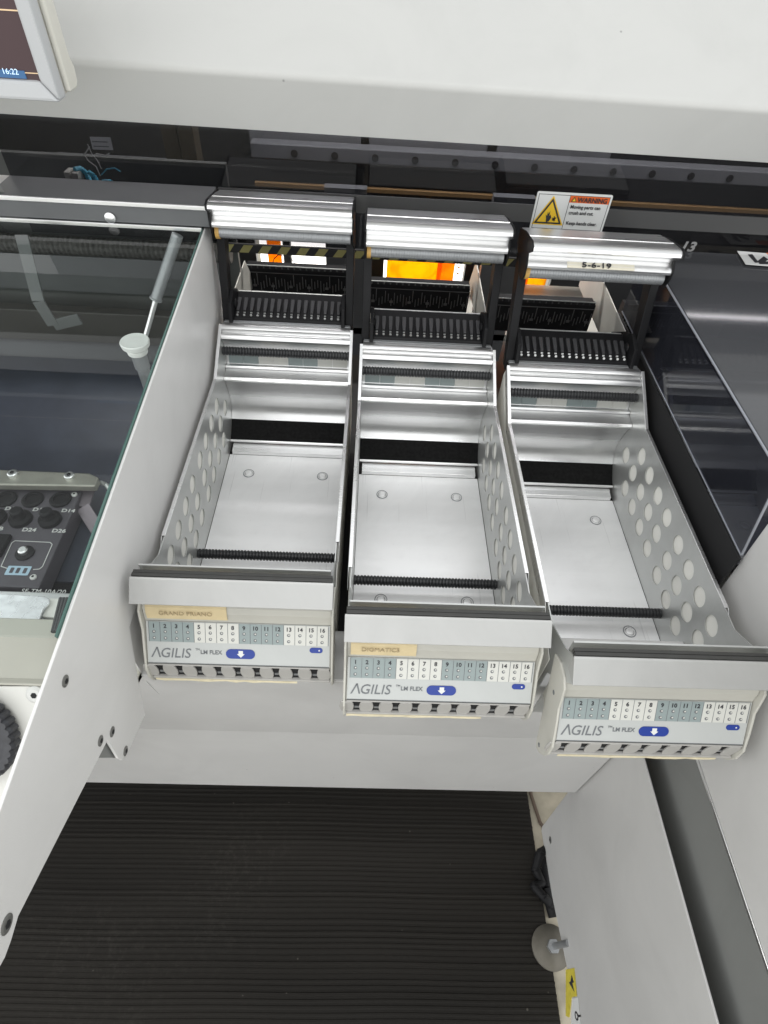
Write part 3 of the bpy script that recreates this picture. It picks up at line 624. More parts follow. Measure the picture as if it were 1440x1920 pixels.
# warning sticker
def warn():
    c = [at(u, v, 'y', YW - 0.002) for u, v in ((1008, 357), (1148, 365), (1130, 432), (992, 428))]
    x0 = (c[0].x + c[3].x) / 2; x1 = (c[1].x + c[2].x) / 2; zt_ = (c[0].z + c[1].z) / 2; zb_ = c[2].z - 0.004; w = x1 - x0; hh = zt_ - zb_
    y = YW - 0.0035; Z = (0, 0, 1)
    m = MB(); m.round_plate((x0 + w / 2, y, zb_ + hh / 2), UX, Z, w, hh, 0.003, 0.0005, 0)
    y1 = y - 0.0006
    def q(ax, az, bw, bh, mi, dy=0): m.quad((x0 + ax, y1 - dy, zb_ + az), UX, Z, bw, bh, 0.0002, mi)
    for a, b, cw, ch in ((0.003, hh - 0.004, w - 0.006, 0.0007), (0.003, 0.003, w - 0.006, 0.0007), (0.003, 0.003, 0.0007, hh - 0.006), (w - 0.0037, 0.003, 0.0007, hh - 0.006), (w * 0.44, 0.003, 0.0007, hh - 0.006)):
        q(a, b, cw, ch, 1)
    q(w * 0.445, hh * 0.76, w * 0.525, hh * 0.18, 2)
    cx, cz = x0 + w * 0.225, zb_ + hh * 0.49
    def tri(r, mi, dy): 
        m.prism([(cx + r * math.cos(a), y1 - dy, cz - hh * 0.08 + r * math.sin(a) * 1.0) for a in (PI / 2, PI / 2 + 2 * PI / 3, PI / 2 + 4 * PI / 3)], (0, -0.0002, 0), mi)
    tri(hh * 0.50, 3, 0); tri(hh * 0.44, 1, 0.0003); tri(hh * 0.35, 3, 0.0006)
    yy = y1 - 0.0011
    hand = [(-0.2, -0.9), (0.25, -0.7), (0.5, -0.1), (0.25, 0.35), (0.1, 0.05), (0.1, 0.9), (-0.1, 0.4), (-0.25, 0.75), (-0.25, 0.1), (-0.5, 0.3), (-0.3, -0.3)]
    s = hh * 0.17; m.prism([(cx - s * 0.1 + a * s, yy, cz - hh * 0.11 + b * s) for a, b in hand], (0, -0.0002, 0), 1)
    for a in range(5):
        an = a * 1.1 + 0.3; m.prism([(cx + s * 0.9 + s * 0.38 * math.cos(an + k), yy, cz - hh * 0.16 + s * 0.38 * math.sin(an + k)) for k in (0, 0.5, 3.2)], (0, -0.0002, 0), 1)
    # small header triangle, words
    tx, tz = x0 + w * 0.50, zb_ + hh * 0.845
    m.prism([(tx + 0.0048 * math.cos(a), yy, tz - 0.0008 + 0.0048 * math.sin(a)) for a in (PI / 2, PI / 2 + 2 * PI / 3, PI / 2 + 4 * PI / 3)], (0, -0.0002, 0), 1)
    m.prism([(tx + 0.003 * math.cos(a), yy - 0.0003, tz - 0.0008 + 0.003 * math.sin(a)) for a in (PI / 2, PI / 2 + 2 * PI / 3, PI / 2 + 4 * PI / 3)], (0, -0.0002, 0), 3)
    m.text('WARNING', 0.0094, (x0 + w * 0.545, yy, zb_ + hh * 0.785), UX, Z, 1, sx=0.98, bold=0.00025)
    for i, (t, zz) in enumerate((('Moving parts can', 0.62), ('crush and cut.', 0.47), ('Keep hands clear.', 0.20))):
        m.text(t, 0.0070, (x0 + w * 0.475, yy, zb_ + hh * zz), UX, Z, 1, sx=0.95, bold=0.00012)
    o = m.build('warning_sticker', [label_white, ink, orange, yellow], None, label='white warning sticker with yellow hand-crush triangle and orange heading')
    part_at(o, win)
warn()
# small slot number and second sticker on the window's lower edge at right
p = at(1272, 470, 'y', YW - 0.012); part_at(MB().text('13', 0.021, p, UX, (0.15, 0, 1), th=0.0006, sx=1.15, bold=0.0006).build('slot_number', mat('grey digit film', (0.26, 0.26, 0.26), 0.6), None), win)
m = MB(); c = [at(u, v, 'z', 0.2945) for u, v in ((1382, 471), (1470, 478), (1490, 503), (1398, 496))]
m.prism(c, (0, 0, 0.0005), 0)
e1 = (c[1] - c[0]); e2 = (c[3] - c[0])
def f_(a, b): return c[0] + e1 * a + e2 * b + Vector((0, 0, 0.0008))
for pts in ([(0.18, 0.25), (0.28, 0.2), (0.30, 0.8), (0.22, 0.85)], [(0.30, 0.7), (0.5, 0.3), (0.56, 0.5), (0.36, 0.9)], [(0.3, 0.75), (0.62, 0.65), (0.62, 0.85), (0.3, 0.92)]):
    m.prism([f_(*k) for k in pts], (0, 0, 0.0003), 1)
m.prism([f_(0.62, 0.0), f_(1, 0), f_(1, 0.35), f_(0.66, 0.35)], (0, 0, 0.0003), 2)
crush = m.build('warning_sticker', [label_white, ink, orange], None)

# interior machine things
inner = MB()
inner.box(-1.3, 1.3, 0.78, 0.80, 0.075, 0.9)
inner.box(-1.3, 1.3, 0.78, 0.80, -0.5, -0.13)
for x0, x1 in ((-1.3, -0.40), (-0.213 + 0.02, -0.060), (0.160, 0.238), (0.40, 1.3)): inner.box(x0, x1, 0.78, 0.80, -0.13, 0.075)
inner.box(-0.62, 1.3, 0.02, 0.80, -0.20, -0.18)
inner.box(-1.32, -1.30, 0.16, 0.80, -0.5, 0.9); inner.box(1.3, 1.32, 0.16, 0.80, -0.5, 0.9)
structure(inner.build('machine_interior', int_dark))
gr = thing('guide_rail', 'long grey linear rail with a row of bolt holes behind the smoked window', 'guide rail', (0, 0.5, 0.28))
p0 = at(400, 277, 'y', 0.50); p1 = at(1440, 347, 'y', 0.50); zr = (at(479, 281, 'y', 0.5).z + at(1144, 324, 'y', 0.5).z) / 2
part_at(MB().box(-0.33, 0.80, 0.50, 0.53, zr - 0.012, zr + 0.014).build('rail_body', int_grey, None, 0.002), gr)
hb = MB()
for i in range(12):
    x = at(552, 292, 'y', 0.5).x + i * 0.0775
    hb.tube((x, 0.4985, zr), (x, 0.5005, zr), 0.0068, seg=14)
part_at(hb.build('bolt_holes', black_flat, None), gr)
tag(MB().box(-0.33, 1.0, 0.505, 0.515, at(479, 345, 'y', 0.505).z - 0.004, at(479, 345, 'y', 0.505).z + 0.003).build('amber_strip', brass), 'thin amber strip running behind the smoked window', 'strip')
rack = []
for i, (u0, u1) in enumerate(((469, 676), (692, 912), (934, 1146))):
    q0 = at(u0, 270, 'y', 0.56).x; q1 = at(u1, 290, 'y', 0.56).x
    o = MB().box(q0, q1, 0.56, 0.57, 0.262, 0.52).build('cover_plate', int_grey, None, 0.002)  # plates modelled in place of the top bars' reflections in the window
    tag(o, ['grey cover plate behind the guide rail above the leftmost tray', 'grey cover plate behind the guide rail above the middle tray', 'grey cover plate behind the guide rail above the yellow warning sticker'][i], 'cover plate', 'grey cover plates behind the smoked window')
xl = at(333, 300, 'y', 0.45).x
fr_ = thing('frame_post', 'brown metal frame post behind the left part of the smoked window', 'frame post', (xl, 0.45, 0.3))
part_at(MB().box(xl - 0.02, xl + 0.008, 0.45, 0.48, 0.15, 0.52).build('flange_plate', brown, None, 0.001), fr_)
part_at(MB().box(xl + 0.013, xl + 0.040, 0.44, 0.48, 0.15, 0.52).build('flange_plate', brown, None, 0.001), fr_)
tag(MB().box(-0.75, xl - 0.03, 0.55, 0.60, 0.205, 0.235).build('cross_bar', int_grey, None, 0.002), 'dim grey cross bar behind the cable bundle in the smoked window', 'cross bar')
# cable bundle with label
cbn = thing('cable_bundle', 'cable bundle with cyan tubes, white plugs and a paper tag behind the window', 'cable bundle', (-0.55, 0.27, 0.25))
YB = 0.215
def pb(u, v, dy=0): return at(u, v, 'y', YB + dy)
for a, b in (((133, 325), (146, 347)),):
    m = MB(); 
    for (u, v) in ((133, 332), (147, 334)):
        q = pb(u, v); m.box(q.x - 0.0045, q.x + 0.0045, YB - 0.01, YB + 0.01, q.z - 0.011, q.z + 0.010)
    part_at(m.build('plug', cream, None, 0.001), cbn)
m = MB()
m.path([pb(140, 318), pb(152, 316, .01), pb(163, 326, .01), pb(170, 345)], 0.0038)
m.path([pb(165, 322), pb(176, 330), pb(186, 348)], 0.0038)
m.path([pb(186, 348), pb(195, 340), pb(208, 340), pb(216, 350)], 0.0028)
m.path([pb(190, 328), pb(200, 317), pb(215, 315), pb(226, 322)], 0.0009)
part_at(m.build('tube', cyan, None, smooth=True), cbn)
m = MB(); m.path([pb(168, 275), pb(158, 290), pb(166, 302), pb(180, 312), pb(188, 330)], 0.0008); m.path([pb(164, 270), pb(172, 288), pb(182, 300), pb(190, 316)], 0.0007); m.path([pb(205, 288), pb(198, 292), pb(180, 288)], 0.001)
part_at(m.build('wire', white_ink, None), cbn)
m = MB(); q = pb(174, 280); m.quad(q, (1, 0, 0.02), (0.05, 0, 1), 0.030, 0.0165, 0.0006, 0)
for k in range(2): m.quad(q + Vector((0.003, -0.001, 0.004 + k * 0.006)), (1, 0, 0.02), (0, 0, 1), 0.022, 0.0012, 0.0003, 1)
part_at(m.build('paper_tag', [label_white, ink_grey], None), cbn)

# hazard stripe rail; right stretch added to imitate its reflection
hz = MB(); xh0, xh1 = -0.345, 0.80; zc = 0.2235; hh = 0.0125; n = 73; w = (xh1 - xh0) / n
hz.box(xh0, xh1, 0.221, 0.226, zc - 0.001, zc + hh + 0.001, 2)
for i in range(n):
    x = xh0 + i * w
    hz.prism([(x, 0.2208, zc), (x + w, 0.2208, zc), (x + w + 0.009, 0.2208, zc + hh), (x + 0.009, 0.2208, zc + hh)], (0, -0.0006, 0), i % 2)
tag(hz.build('hazard_stripe_rail', [haz_yellow, black_flat, black]), 'thin rail with black and olive yellow hazard stripes behind the tray posts', 'hazard rail')

# pale slot side plates
def pale(name_l, pts, x, t=0.002):
    o = MB().prism([(x, y, z) for y, z in pts], (t, 0, 0)).build('slot_side_plate', pale_wall, None, 0.0006)
    return tag(o, name_l, 'side plate', 'pale plates beside the rear combs')
pale('pale triangular plate beside the rear comb of the tray nearest the smoked cover', [(0.07, 0.200), (0.166, 0.139), (0.33, 0.14), (0.33, 0.165), (0.235, 0.205)], 0.313)
pale('pale crumpled-looking plate at the right end of the middle tray rear comb', [(0.10, 0.205), (0.17, 0.154), (0.30, 0.144), (0.26, 0.211)], 0.093)
pale('pale plate left of the rear comb in the tray beside the side panel', [(0.145, 0.200), (0.20, 0.14), (0.30, 0.13), (0.24, 0.20)], -0.312)
pl = MB(); 
# rear opening: bright acrylic backlight and amber shields
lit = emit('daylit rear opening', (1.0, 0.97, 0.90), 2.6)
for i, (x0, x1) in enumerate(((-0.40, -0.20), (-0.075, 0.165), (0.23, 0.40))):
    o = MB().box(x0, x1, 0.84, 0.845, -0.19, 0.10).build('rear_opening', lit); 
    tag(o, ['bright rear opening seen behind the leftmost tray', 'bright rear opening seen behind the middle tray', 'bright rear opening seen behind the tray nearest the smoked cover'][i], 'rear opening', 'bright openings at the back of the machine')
amb = translucent('amber shield', (0.99, 0.66, 0.02)); amb2 = translucent('deep amber shield', (0.99, 0.48, 0.02))
AM = [((505, 530), amb2, 0.70, 'narrow orange amber shield piece behind the leftmost tray'), ((725, 828), amb, 0.70, 'wide yellow amber shield behind the middle tray'),
      ((820, 852), amb2, 0.69, 'narrow orange shield piece at the right end of the wide yellow shield'), ((935, 995), amb2, 0.70, 'orange shield piece behind the tray nearest the smoked cover'), ((975, 1030), amb, 0.71, 'yellow shield piece right of the orange one behind the tray nearest the cover')]
for (u0, u1), mt, y, l in AM:
    v = 505; q0 = at(u0, v, 'y', y).x; q1 = at(u1, v, 'y', y).x
    tag(MB().box(q0, q1, y, y + 0.003, -0.12, 0.09).build('amber_shield', mt), l, 'amber shield', 'amber shields in the rear opening')
mm = MB(); mm.path([at(507, 505, 'y', 0.68), at(514, 485, 'y', 0.68), at(524, 476, 'y', 0.68)], 0.0012, 6); mm.path([at(520, 478, 'y', 0.68), at(545, 482, 'y', 0.68), at(556, 500, 'y', 0.68)], 0.0010, 6)
tag(mm.build('loose_wire', black, None), 'thin dark wires across the bright opening behind the leftmost tray', 'wire')
q = at(859, 507, 'y', 0.69)
m = MB()
for k in range(3): 
    c = Vector((q.x, 0.69, q.z + 0.016 - k * 0.016))
    ring = [c + Vector((0.005 * math.cos(a), 0, 0.0075 * math.sin(a))) for a in [2 * PI * j / 12 for j in range(13)]]
    m.path(ring, 0.0012, 6)
tag(m.build('chain', mat('amber chain', (0.55, 0.25, 0.03), 0.5)), 'short orange chain hanging beside the yellow shield', 'chain')
q = at(541, 500, 'y', 0.68)
tag(MB().box(q.x - 0.009, q.x + 0.009, 0.67, 0.69, -0.12, 0.1).build('opening_post', int_dark), 'dark upright post across the bright opening behind the leftmost tray', 'post')
q0, q1 = at(690, 530, 'y', 0.55), at(545, 530, 'y', 0.55)
tag(MB().box(-0.42, 0.50, 0.42, 0.66, -0.045, -0.03).build('rear_shelf', pale_wall), 'pale flat shelf inside the machine below the amber shields', 'shelf')
for i, (x0, x1) in enumerate(((-0.185, -0.105), (0.135, 0.215))):
    tag(MB().box(x0, x1, 0.42, 0.44, -0.10, 0.26).build('partition_plate', int_grey), ['grey upright partition behind the gap between the leftmost and middle trays', 'grey upright partition behind the gap right of the middle tray'][i], 'partition', 'grey partitions inside the machine')

# ---------------------------------------------------------------- left: ledge, glass cover, cavity
lg = thing('back_ledge', 'dark grey metal ledge behind the glass cover with a bright folded edge', 'ledge', (-0.6, 0.1, 0.33))
m = MB(); m.box(-0.62, -0.3225, 0.100, 0.170, 0.339, 0.3435); m.box(-0.62, -0.3225, 0.100, 0.1035, 0.3145, 0.339)
part_at(m.build('ledge_sheet', mat('ledge grey', (0.13, 0.135, 0.14), 0.45, 0.3, noise=0.05, nscale=20), None, 0.0008), lg)
part_at(MB().box(-0.90, -0.3225, 0.0965, 0.0997, 0.3380, 0.3440).build('edge_strip', alu, None, 0.0008), lg)
part_at(MB().box(-0.90, -0.62, 0.100, 0.170, 0.339, 0.3435).build('ledge_end', paint, None, 0.0008), lg)
p = at(207, 408, 'y', 0.099); part_at(MB().lathe(p, p + Vector((0, -0.004, 0)), [(0, 0.0075), (0.5, 0.0075), (1, 0.004)], 16).build('ledge_screw', alu, None, smooth=True), lg)
q = at(0, 300, 'y', 0.16)
tag(MB().prism([(-0.90, 0.105, 0.345), (-0.600, 0.105, 0.345), (-0.655, 0.168, 0.375), (-0.90, 0.168, 0.39)], (0, 0.003, 0.0)).build('corner_plate', paint_dark), 'grey slanted plate at the left end of the ledge', 'plate')

# glass sheet: through the panel's top edge
g0 = Vector((0, 0.100, 0.3125)); g1 = Vector((0, -0.76, 0.2265)); gd = (g1 - g0).normalized(); gn = Vector((0, -gd.z, gd.y)); gn = gn if gn.z > 0 else -gn
GL = (at(0, 1160, 'x', -0.345) if False else Vector((0, -0.56, 0))).y
ge = g0 + gd * ((-0.518 - 0.1) / gd.y)
gc = thing('glass_cover', 'sloping clear glass cover with green edge left of the grey side panel', 'glass cover', (-0.6, -0.2, 0.28))
xg = -0.3335
m = MB(); m.prism([(xg, g0.y, g0.z), (-1.1, g0.y, g0.z), (-1.1, ge.y, ge.z), (xg, ge.y, ge.z)], -gn * 0.0045); part_at(m.build('glass_pane', glass, None), gc)
m = MB(); m.prism([Vector((xg + 0.0003, g0.y, g0.z)) - gn * 0.0002, Vector((xg + 0.0003, ge.y, ge.z)) - gn * 0.0002, Vector((xg + 0.0003, ge.y, ge.z)) - gn * 0.0045, Vector((xg + 0.0003, g0.y, g0.z)) - gn * 0.0045], (-0.0012, 0, 0)); part_at(m.build('glass_edge', glass_edge, None), gc)
part_at(MB().box(-1.1, -0.334, 0.0965, 0.0995, 0.3085, 0.3140).build('pane_trim', alu, None, 0.0006), gc)
# gas strut
s0 = at(333, 440, 'y', 0.090); s1 = at(292, 562, 'y', 0.065); s2 = at(268, 648, 'y', 0.050)
gs = thing('gas_strut', 'gas strut with pale silver rod holding the glass cover', 'gas strut', s1)
m = MB(); m.lathe(s0, s1, [(0, 0.008), (0.97, 0.008), (0.98, 0.0095), (1, 0.0095)], 18); part_at(m.build('cylinder', alu_dull, None, smooth=True), gs)
m = MB(); m.tube(s1, s2, 0.0038); part_at(m.build('rod', alu, None, smooth=True), gs)
# disc knob on a pillar
kc = at(253, 643, 'z', 0.20); kb = at(288, 735, 'z', 0.02)
kb = Vector((kc.x + 0.004, kc.y + 0.0, -0.03))
kn = thing('pad_knob', 'round white disc pad on a grey pillar under the glass cover', 'pad', kc)
m = MB(); m.lathe(kc - Vector((0, 0, 0.017)), kc + Vector((0, 0, 0.004)), [(0, 0.010), (0.05, 0.014), (0.25, 0.0145), (0.35, 0.0125), (0.5, 0.0155), (0.62, 0.0195), (0.93, 0.0205), (1, 0.0195), (0.97, 0.017), (0.92, 0.012), (0.97, 0.005)], 36)
part_at(m.build('disc', mat('white pad', (0.85, 0.85, 0.82), 0.45), None, smooth=True), kn)
m = MB(); m.lathe(kc - Vector((0, 0, 0.015)), kb, [(0, 0.011), (0.12, 0.011), (0.13, 0.009), (1, 0.009)], 20); part_at(m.build('pillar', alu_dull, None, smooth=True), kn)
# cavity tray
cv = MB()
cv.box(-1.3, -0.335, -0.40, 0.45, -0.035, -0.030)
structure(cv.build('cavity_floor', int_dark))
dk = mat('dark cavity wall', (0.075, 0.08, 0.076), 0.5, noise=0.15, nscale=8)
structure(MB().box(-1.3, -0.335, 0.30, 0.31, -0.03, 0.33).build('cavity_back', dk))
# conveyor board (blue grey)
q0 = at(0, 662, 'z', 0.0); q1 = at(250, 668, 'z', 0.0)
tag(MB().box(-1.25, -0.337, -0.30, 0.215, -0.010, 0.0).build('conveyor_board', board, None, 0.002), 'flat dark blue grey board under the glass cover', 'board')
tag(MB().px([(0.218, -0.005), (0.262, 0.020), (0.262, -0.03), (0.218, -0.03)], -1.25, -0.337).build('board_rim', int_grey, None, 0.001), 'low grey rim along the back of the blue grey board', 'rim')
tag(MB().box(-1.25, -0.42, 0.240, 0.262, 0.02, 0.085).build('dark_housing', mat('umber housing', (0.045, 0.043, 0.038), 0.5, noise=0.1, nscale=20), None, 0.002), 'dark low housing behind the rim under the glass cover', 'housing')
c0 = at(120, 460, 'y', 0.27)
tag(MB().lathe((-1.2, 0.27, c0.z), (-0.34, 0.27, c0.z), [(k / 200, 0.0155 + 0.0012 * (k % 2)) for k in range(201)], 16).build('flexible_conduit', mat('textured conduit', (0.07, 0.068, 0.063), 0.6, noise=0.35, nscale=160, bump=0.6, bscale=400)), 'textured grey conduit running along the back under the glass cover', 'conduit')
tag(MB().box(-1.25, -0.36, 0.285, 0.295, 0.10, 0.17).build('back_plate', mat('slate plate', (0.10, 0.105, 0.105), 0.45, noise=0.1, nscale=10), None, 0.002), 'dull slate plate low on the back of the glass covered space', 'plate')
# bent strip modelled in place of a reflection in the glass
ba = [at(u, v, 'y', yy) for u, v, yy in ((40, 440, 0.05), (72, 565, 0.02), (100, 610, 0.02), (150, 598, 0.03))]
def bar(pts, w, t):
    m = MB()
    for a, b in zip(pts, pts[1:]):
        d = (b - a).normalized(); side = Vector((1, 0.1, 0)) if abs(d.x) < 0.7 else Vector((0, 0, 1)); side = (side - d * side.dot(d)).normalized(); nn = d.cross(side)
        m.prism([a - side * w - nn * t, a + side * w - nn * t, a + side * w + nn * t, a - side * w + nn * t], b - a)
    return m
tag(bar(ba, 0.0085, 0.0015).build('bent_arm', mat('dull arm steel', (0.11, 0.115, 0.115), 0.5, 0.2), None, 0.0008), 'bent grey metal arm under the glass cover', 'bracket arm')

# instrument unit
Z0 = 0.035
iu = thing('instrument_module', 'charcoal instrument module with round sockets and small knobs under the glass', 'instrument module', at(60, 1010, 'z', Z0))
mc = [at(u, v, 'z', Z0) for u, v in ((-220, 912), (154, 919), (72, 1103), (-330, 1085))]
m = MB(); m.prism(mc, (0, 0, -0.03)); part_at(m.build('face_plate', module, None, 0.002), iu)
def mpt(u, v, z=Z0): return at(u, v, 'z', z)
for k, (u, v) in enumerate(((12, 937), (62, 938), (114, 938), (-40, 936))):
    c = mpt(u, v); m = MB(); m.lathe(c + Vector((0, 0, 0.0006)), c + Vector((0, 0, 0.005)), [(0, 0.0150), (0.5, 0.0150), (1, 0.0125), (1, 0.0095), (0.3, 0.0085)], 24, 0)
    part_at(m.build('socket', black, None, smooth=True), iu)
for k, (u, v) in enumerate(((40, 975), (95, 976), (-8, 973))):
    c = mpt(u, v); m = MB(); m.lathe(c, c + Vector((0, 0, 0.022)), [(0, 0.0155), (0.25, 0.0150), (0.35, 0.0095), (0.6, 0.0075), (0.65, 0.0088), (0.9, 0.0085), (1, 0.006)], 24, 0)
    part_at(m.build('knob', black, None, smooth=True), iu)
m = MB(); c = mpt(-20, 1025); m.box(c.x - 0.024, c.x + 0.024, c.y - 0.018, c.y + 0.018, Z0, Z0 + 0.007); part_at(m.build('rocker_switch', black, None, 0.0015), iu)
c = mpt(47, 1038); m = MB(); m.lathe(c, c + Vector((0, 0, 0.006)), [(0, 0.012), (0.4, 0.012), (0.6, 0.010)], 24, 1); m.lathe(c + Vector((0, 0, 0.002)), c + Vector((0, 0, 0.010)), [(0, 0.0062), (0.8, 0.0062), (1, 0.0045)], 20, 0)
part_at(m.build('toggle', [alu, black_flat], None, smooth=True), iu)
m = MB(); hz_ = Z0 + 0.0005
def strip2(p, q, w): 
    a = mpt(*p, hz_); b = mpt(*q, hz_); d = (b - a).normalized(); s = Vector((-d.y, d.x, 0)) * w; m.prism([a - s, b - s, b + s, a + s], (0, 0, 0.0003), 0)
pts = [(14, 1066), (2, 1062), (22, 1018), (28, 1014), (94, 1017), (98, 1021), (80, 1062), (74, 1067), (62, 1068)]
for p, q in zip(pts, pts[1:]): strip2(p, q, 0.0005)
ey = (mpt(60, 960) - mpt(66, 940)).normalized() * -1; exx = (mpt(120, 945) - mpt(60, 943)).normalized()
ey = Vector((0, 1, 0))
for t, (u, v) in (('D12', (8, 956)), ('D13', (60, 958)), ('D14', (114, 960)), ('D24', (40, 996)), ('D26', (96, 998)), ('B', (-4, 994))):
    m.text(t, 0.0088, mpt(u, v, hz_), exx, ey, 0, sx=1.25, bold=0.0002)
m.text('SF-TM-10A/20', 0.0095, mpt(38, 1112, hz_), exx, ey, 0, sx=1.0)
m.round_plate(mpt(34, 1070, hz_), exx, ey, 0.030, 0.0145, 0.001, 0.0003, 1)
for dx in (-0.008, 0.0, 0.009): m.round_plate(mpt(34, 1070, hz_) + Vector((dx, 0, 0.0004)), exx, ey, 0.0045, 0.0085, 0.001, 0.0003, 2)
part_at(m.build('markings', [white_ink, mat('pale blue print', (0.40, 0.55, 0.66), 0.5), module], None), iu)
for u, v in ((140, 928), (63, 1083)):
    c = mpt(u, v); m = MB(); m.lathe(c, c + Vector((0, 0, 0.003)), [(0, 0.0042), (0.6, 0.0042), (1, 0.003)], 16, 0); m.tube(c + Vector((0, 0, 0.0028)), c + Vector((0, 0, 0.0032)), 0.0018, seg=6, m=1); part_at(m.build('face_screw', [white_ink, black_flat], None), iu)
# clamp strip above the module
cs = thing('clamp_strip', 'dull steel clamp strip with two socket screws above the instrument module', 'clamp strip', at(100, 893, 'z', 0.06))
c = [at(u, v, 'z', 0.055) for u, v in ((-200, 872), (168, 887), (185, 895), (178, 911), (-210, 905))]
part_at(MB().prism(c, (0, 0, -0.012)).build('strip', mat('dull steel', (0.40, 0.39, 0.34), 0.4, 0.7, noise=0.1, nscale=40, rnoise=0.1), None, 0.002), cs)
for u, v in ((25, 890), (131, 894)):
    c = at(u, v, 'z', 0.056); m = MB(); m.lathe(c - Vector((0, 0, 0.001)), c + Vector((0, 0, 0.005)), [(0, 0.0072), (0.8, 0.0072), (1, 0.0058)], 20, 0); m.tube(c + Vector((0, 0, 0.0048)), c + Vector((0, 0, 0.0053)), 0.0032, seg=6, m=1)
    part_at(m.build('socket_screw', [alu, black_flat], None, smooth=False), cs)
tag(bar([at(165, 918, 'z', 0.03), at(155, 950, 'z', 0.025), at(190, 1005, 'z', 0.0)], 0.010, 0.0015).build('lever_arm', mat('mauve steel', (0.22, 0.19, 0.21), 0.4, 0.4), None, 0.001), 'short bent steel lever right of the instrument module', 'lever')
m = MB(); m.path([at(188, 905, 'z', 0.04), at(198, 908, 'z', 0.04), at(212, 925, 'z', 0.03), at(220, 950, 'z', 0.02)], 0.0035, 10)
tag(m.build('loose_hose', alu_wall, None, smooth=True), 'short pale hose curving beside the side panel under the glass', 'hose')
# black well under the module's right side
tag(MB().prism([at(u, v, 'z', -0.005) for u, v in ((-300, 925), (215, 935), (140, 1150), (-340, 1130))], (0, 0, -0.02)).build('black_well_plate', black, None, 0.001), 'black recessed plate around the instrument module', 'plate')
# chrome plates at the cavity front
cp0 = [at(u, v, 'z', 0.05) for u, v in ((-200, 1100), (84, 1118), (92, 1122), (93, 1130), (80, 1142), (66, 1182), (52, 1193), (-200, 1188))]
fp = thing('front_catch', 'bright scratched metal catch plate at the front under the glass', 'catch plate', at(60, 1150, 'z', 0.05))
part_at(MB().prism(cp0, (0, 0, -0.003)).build('plate', chrome, None, 0.001), fp)
c = [at(u, v, 'z', 0.036) for u, v in ((-200, 1100), (140, 1112), (112, 1195), (96, 1208), (-200, 1200))]
part_at(MB().prism(c, (0, 0, -0.012)).build('base_block', alu, None, 0.0015), fp)
c = [at(u, v, 'z', 0.042) for u, v in ((95, 1121), (123, 1123), (118, 1150), (104, 1172), (100, 1158), (78, 1156))]
part_at(MB().prism(c, (0, 0, -0.006)).build('stop_block', liner, None, 0.001), fp)
c = at(98, 1207, 'z', 0.02); part_at(MB().lathe(c, c + Vector((0, 0, -0.01)), [(0, 0.010), (1, 0.008)], 16).build('rubber_foot', rubber, None), fp)

# operator side cabinet below (cream) with handwheel
cab = thing('feed_cabinet', 'cream cabinet front with a socket screw beside the handwheel', 'cabinet', (-0.6, -0.5, 0))
def atp(u, v, y0, z0, dy, dz):       # on the plane through (y0,z0) that runs along x and (dy,dz)
    d = _RM @ Vector(((u - 720) / FPX, -(v - 960) / FPX, -1)); nn = Vector((0, -dz, dy))
    return CAML + d * (nn.dot(Vector((0, y0, z0)) - CAML) / nn.dot(d))
y0 = -0.475; z0 = at(60, 1284, 'y', y0).z; zt2 = at(60, 1200, 'y', -0.40).z
cr_m = mat('cream enamel', (0.50, 0.49, 0.43), 0.4, noise=0.05, nscale=9, bump=0.05, bscale=300, rnoise=0.08)
m = MB(); m.px([(-0.39, zt2), (-0.40, zt2), (y0, z0 + 0.0008), (y0, z0 - 0.004), (-0.39, z0 - 0.004)], -1.3, -0.3350)
part_at(m.build('cabinet_body', cr_m, None, 0.002), cab)
DP = (y0, z0 - 0.004, -0.62, -0.785)
dn = Vector((0, -0.785, 0.62)).normalized()
m = MB(); m.prism([atp(u, v, *DP) for u, v in ((98, 1287), (96, 1330), (30, 1560), (-60, 1730), (-900, 1730), (-900, 1287))], dn * -0.012)
part_at(m.build('lower_door', mat('white door', (0.66, 0.655, 0.62), 0.4, noise=0.03, nscale=30), None, 0.001), cab)
c = atp(67, 1301, *DP)
m = MB(); m.lathe(c, c + dn * 0.004, [(0, 0.0100), (0.5, 0.0100), (1, 0.007)], 22, 0); m.tube(c + dn * 0.0038, c + dn * 0.0044, 0.0035, seg=6, m=1)
part_at(m.build('socket_screw', [white_ink, black_flat], None), cab)
c = atp(-51, 1376, *DP) + dn * 0.004; hw = thing('handwheel', 'black knurled handwheel in front of the white lower door', 'handwheel', c)
rr = (atp(43, 1373, *DP) - atp(-51, 1376, *DP)).length
e2 = dn.cross(Vector((1, 0, 0)))
m = MB(); seg = 108; vs = []; fs = []
rings = [(0.0, 0.93), (0.0, 1.0), (0.010, 1.0), (0.014, 0.95), (0.014, 0.80), (0.011, 0.785), (0.011, 0.45), (0.009, 0.43), (0.009, 0.33), (0.016, 0.31), (0.016, 0.02)]
for j_, (d_, k) in enumerate(rings):
    for i_ in range(seg):
        a = 2 * PI * i_ / seg; r = rr * k * (1 - (0.05 if (j_ in (1, 2, 3) and i_ % 3 == 0) else 0)); vs.append(c + Vector((1, 0, 0)) * (r * math.cos(a)) + e2 * (r * math.sin(a)) + dn * d_)
for j_ in range(len(rings) - 1):
    for i_ in range(seg): fs.append((j_ * seg + i_, j_ * seg + (i_ + 1) % seg, (j_ + 1) * seg + (i_ + 1) % seg, (j_ + 1) * seg + i_))
fs.append(tuple(range(seg))); fs.append(tuple((len(rings) - 1) * seg + i_ for i_ in range(seg)))
m.add(vs, fs); part_at(m.build('wheel_rim', mat('charcoal wheel', (0.035, 0.036, 0.042), 0.45, noise=0.25, nscale=120), None), hw)
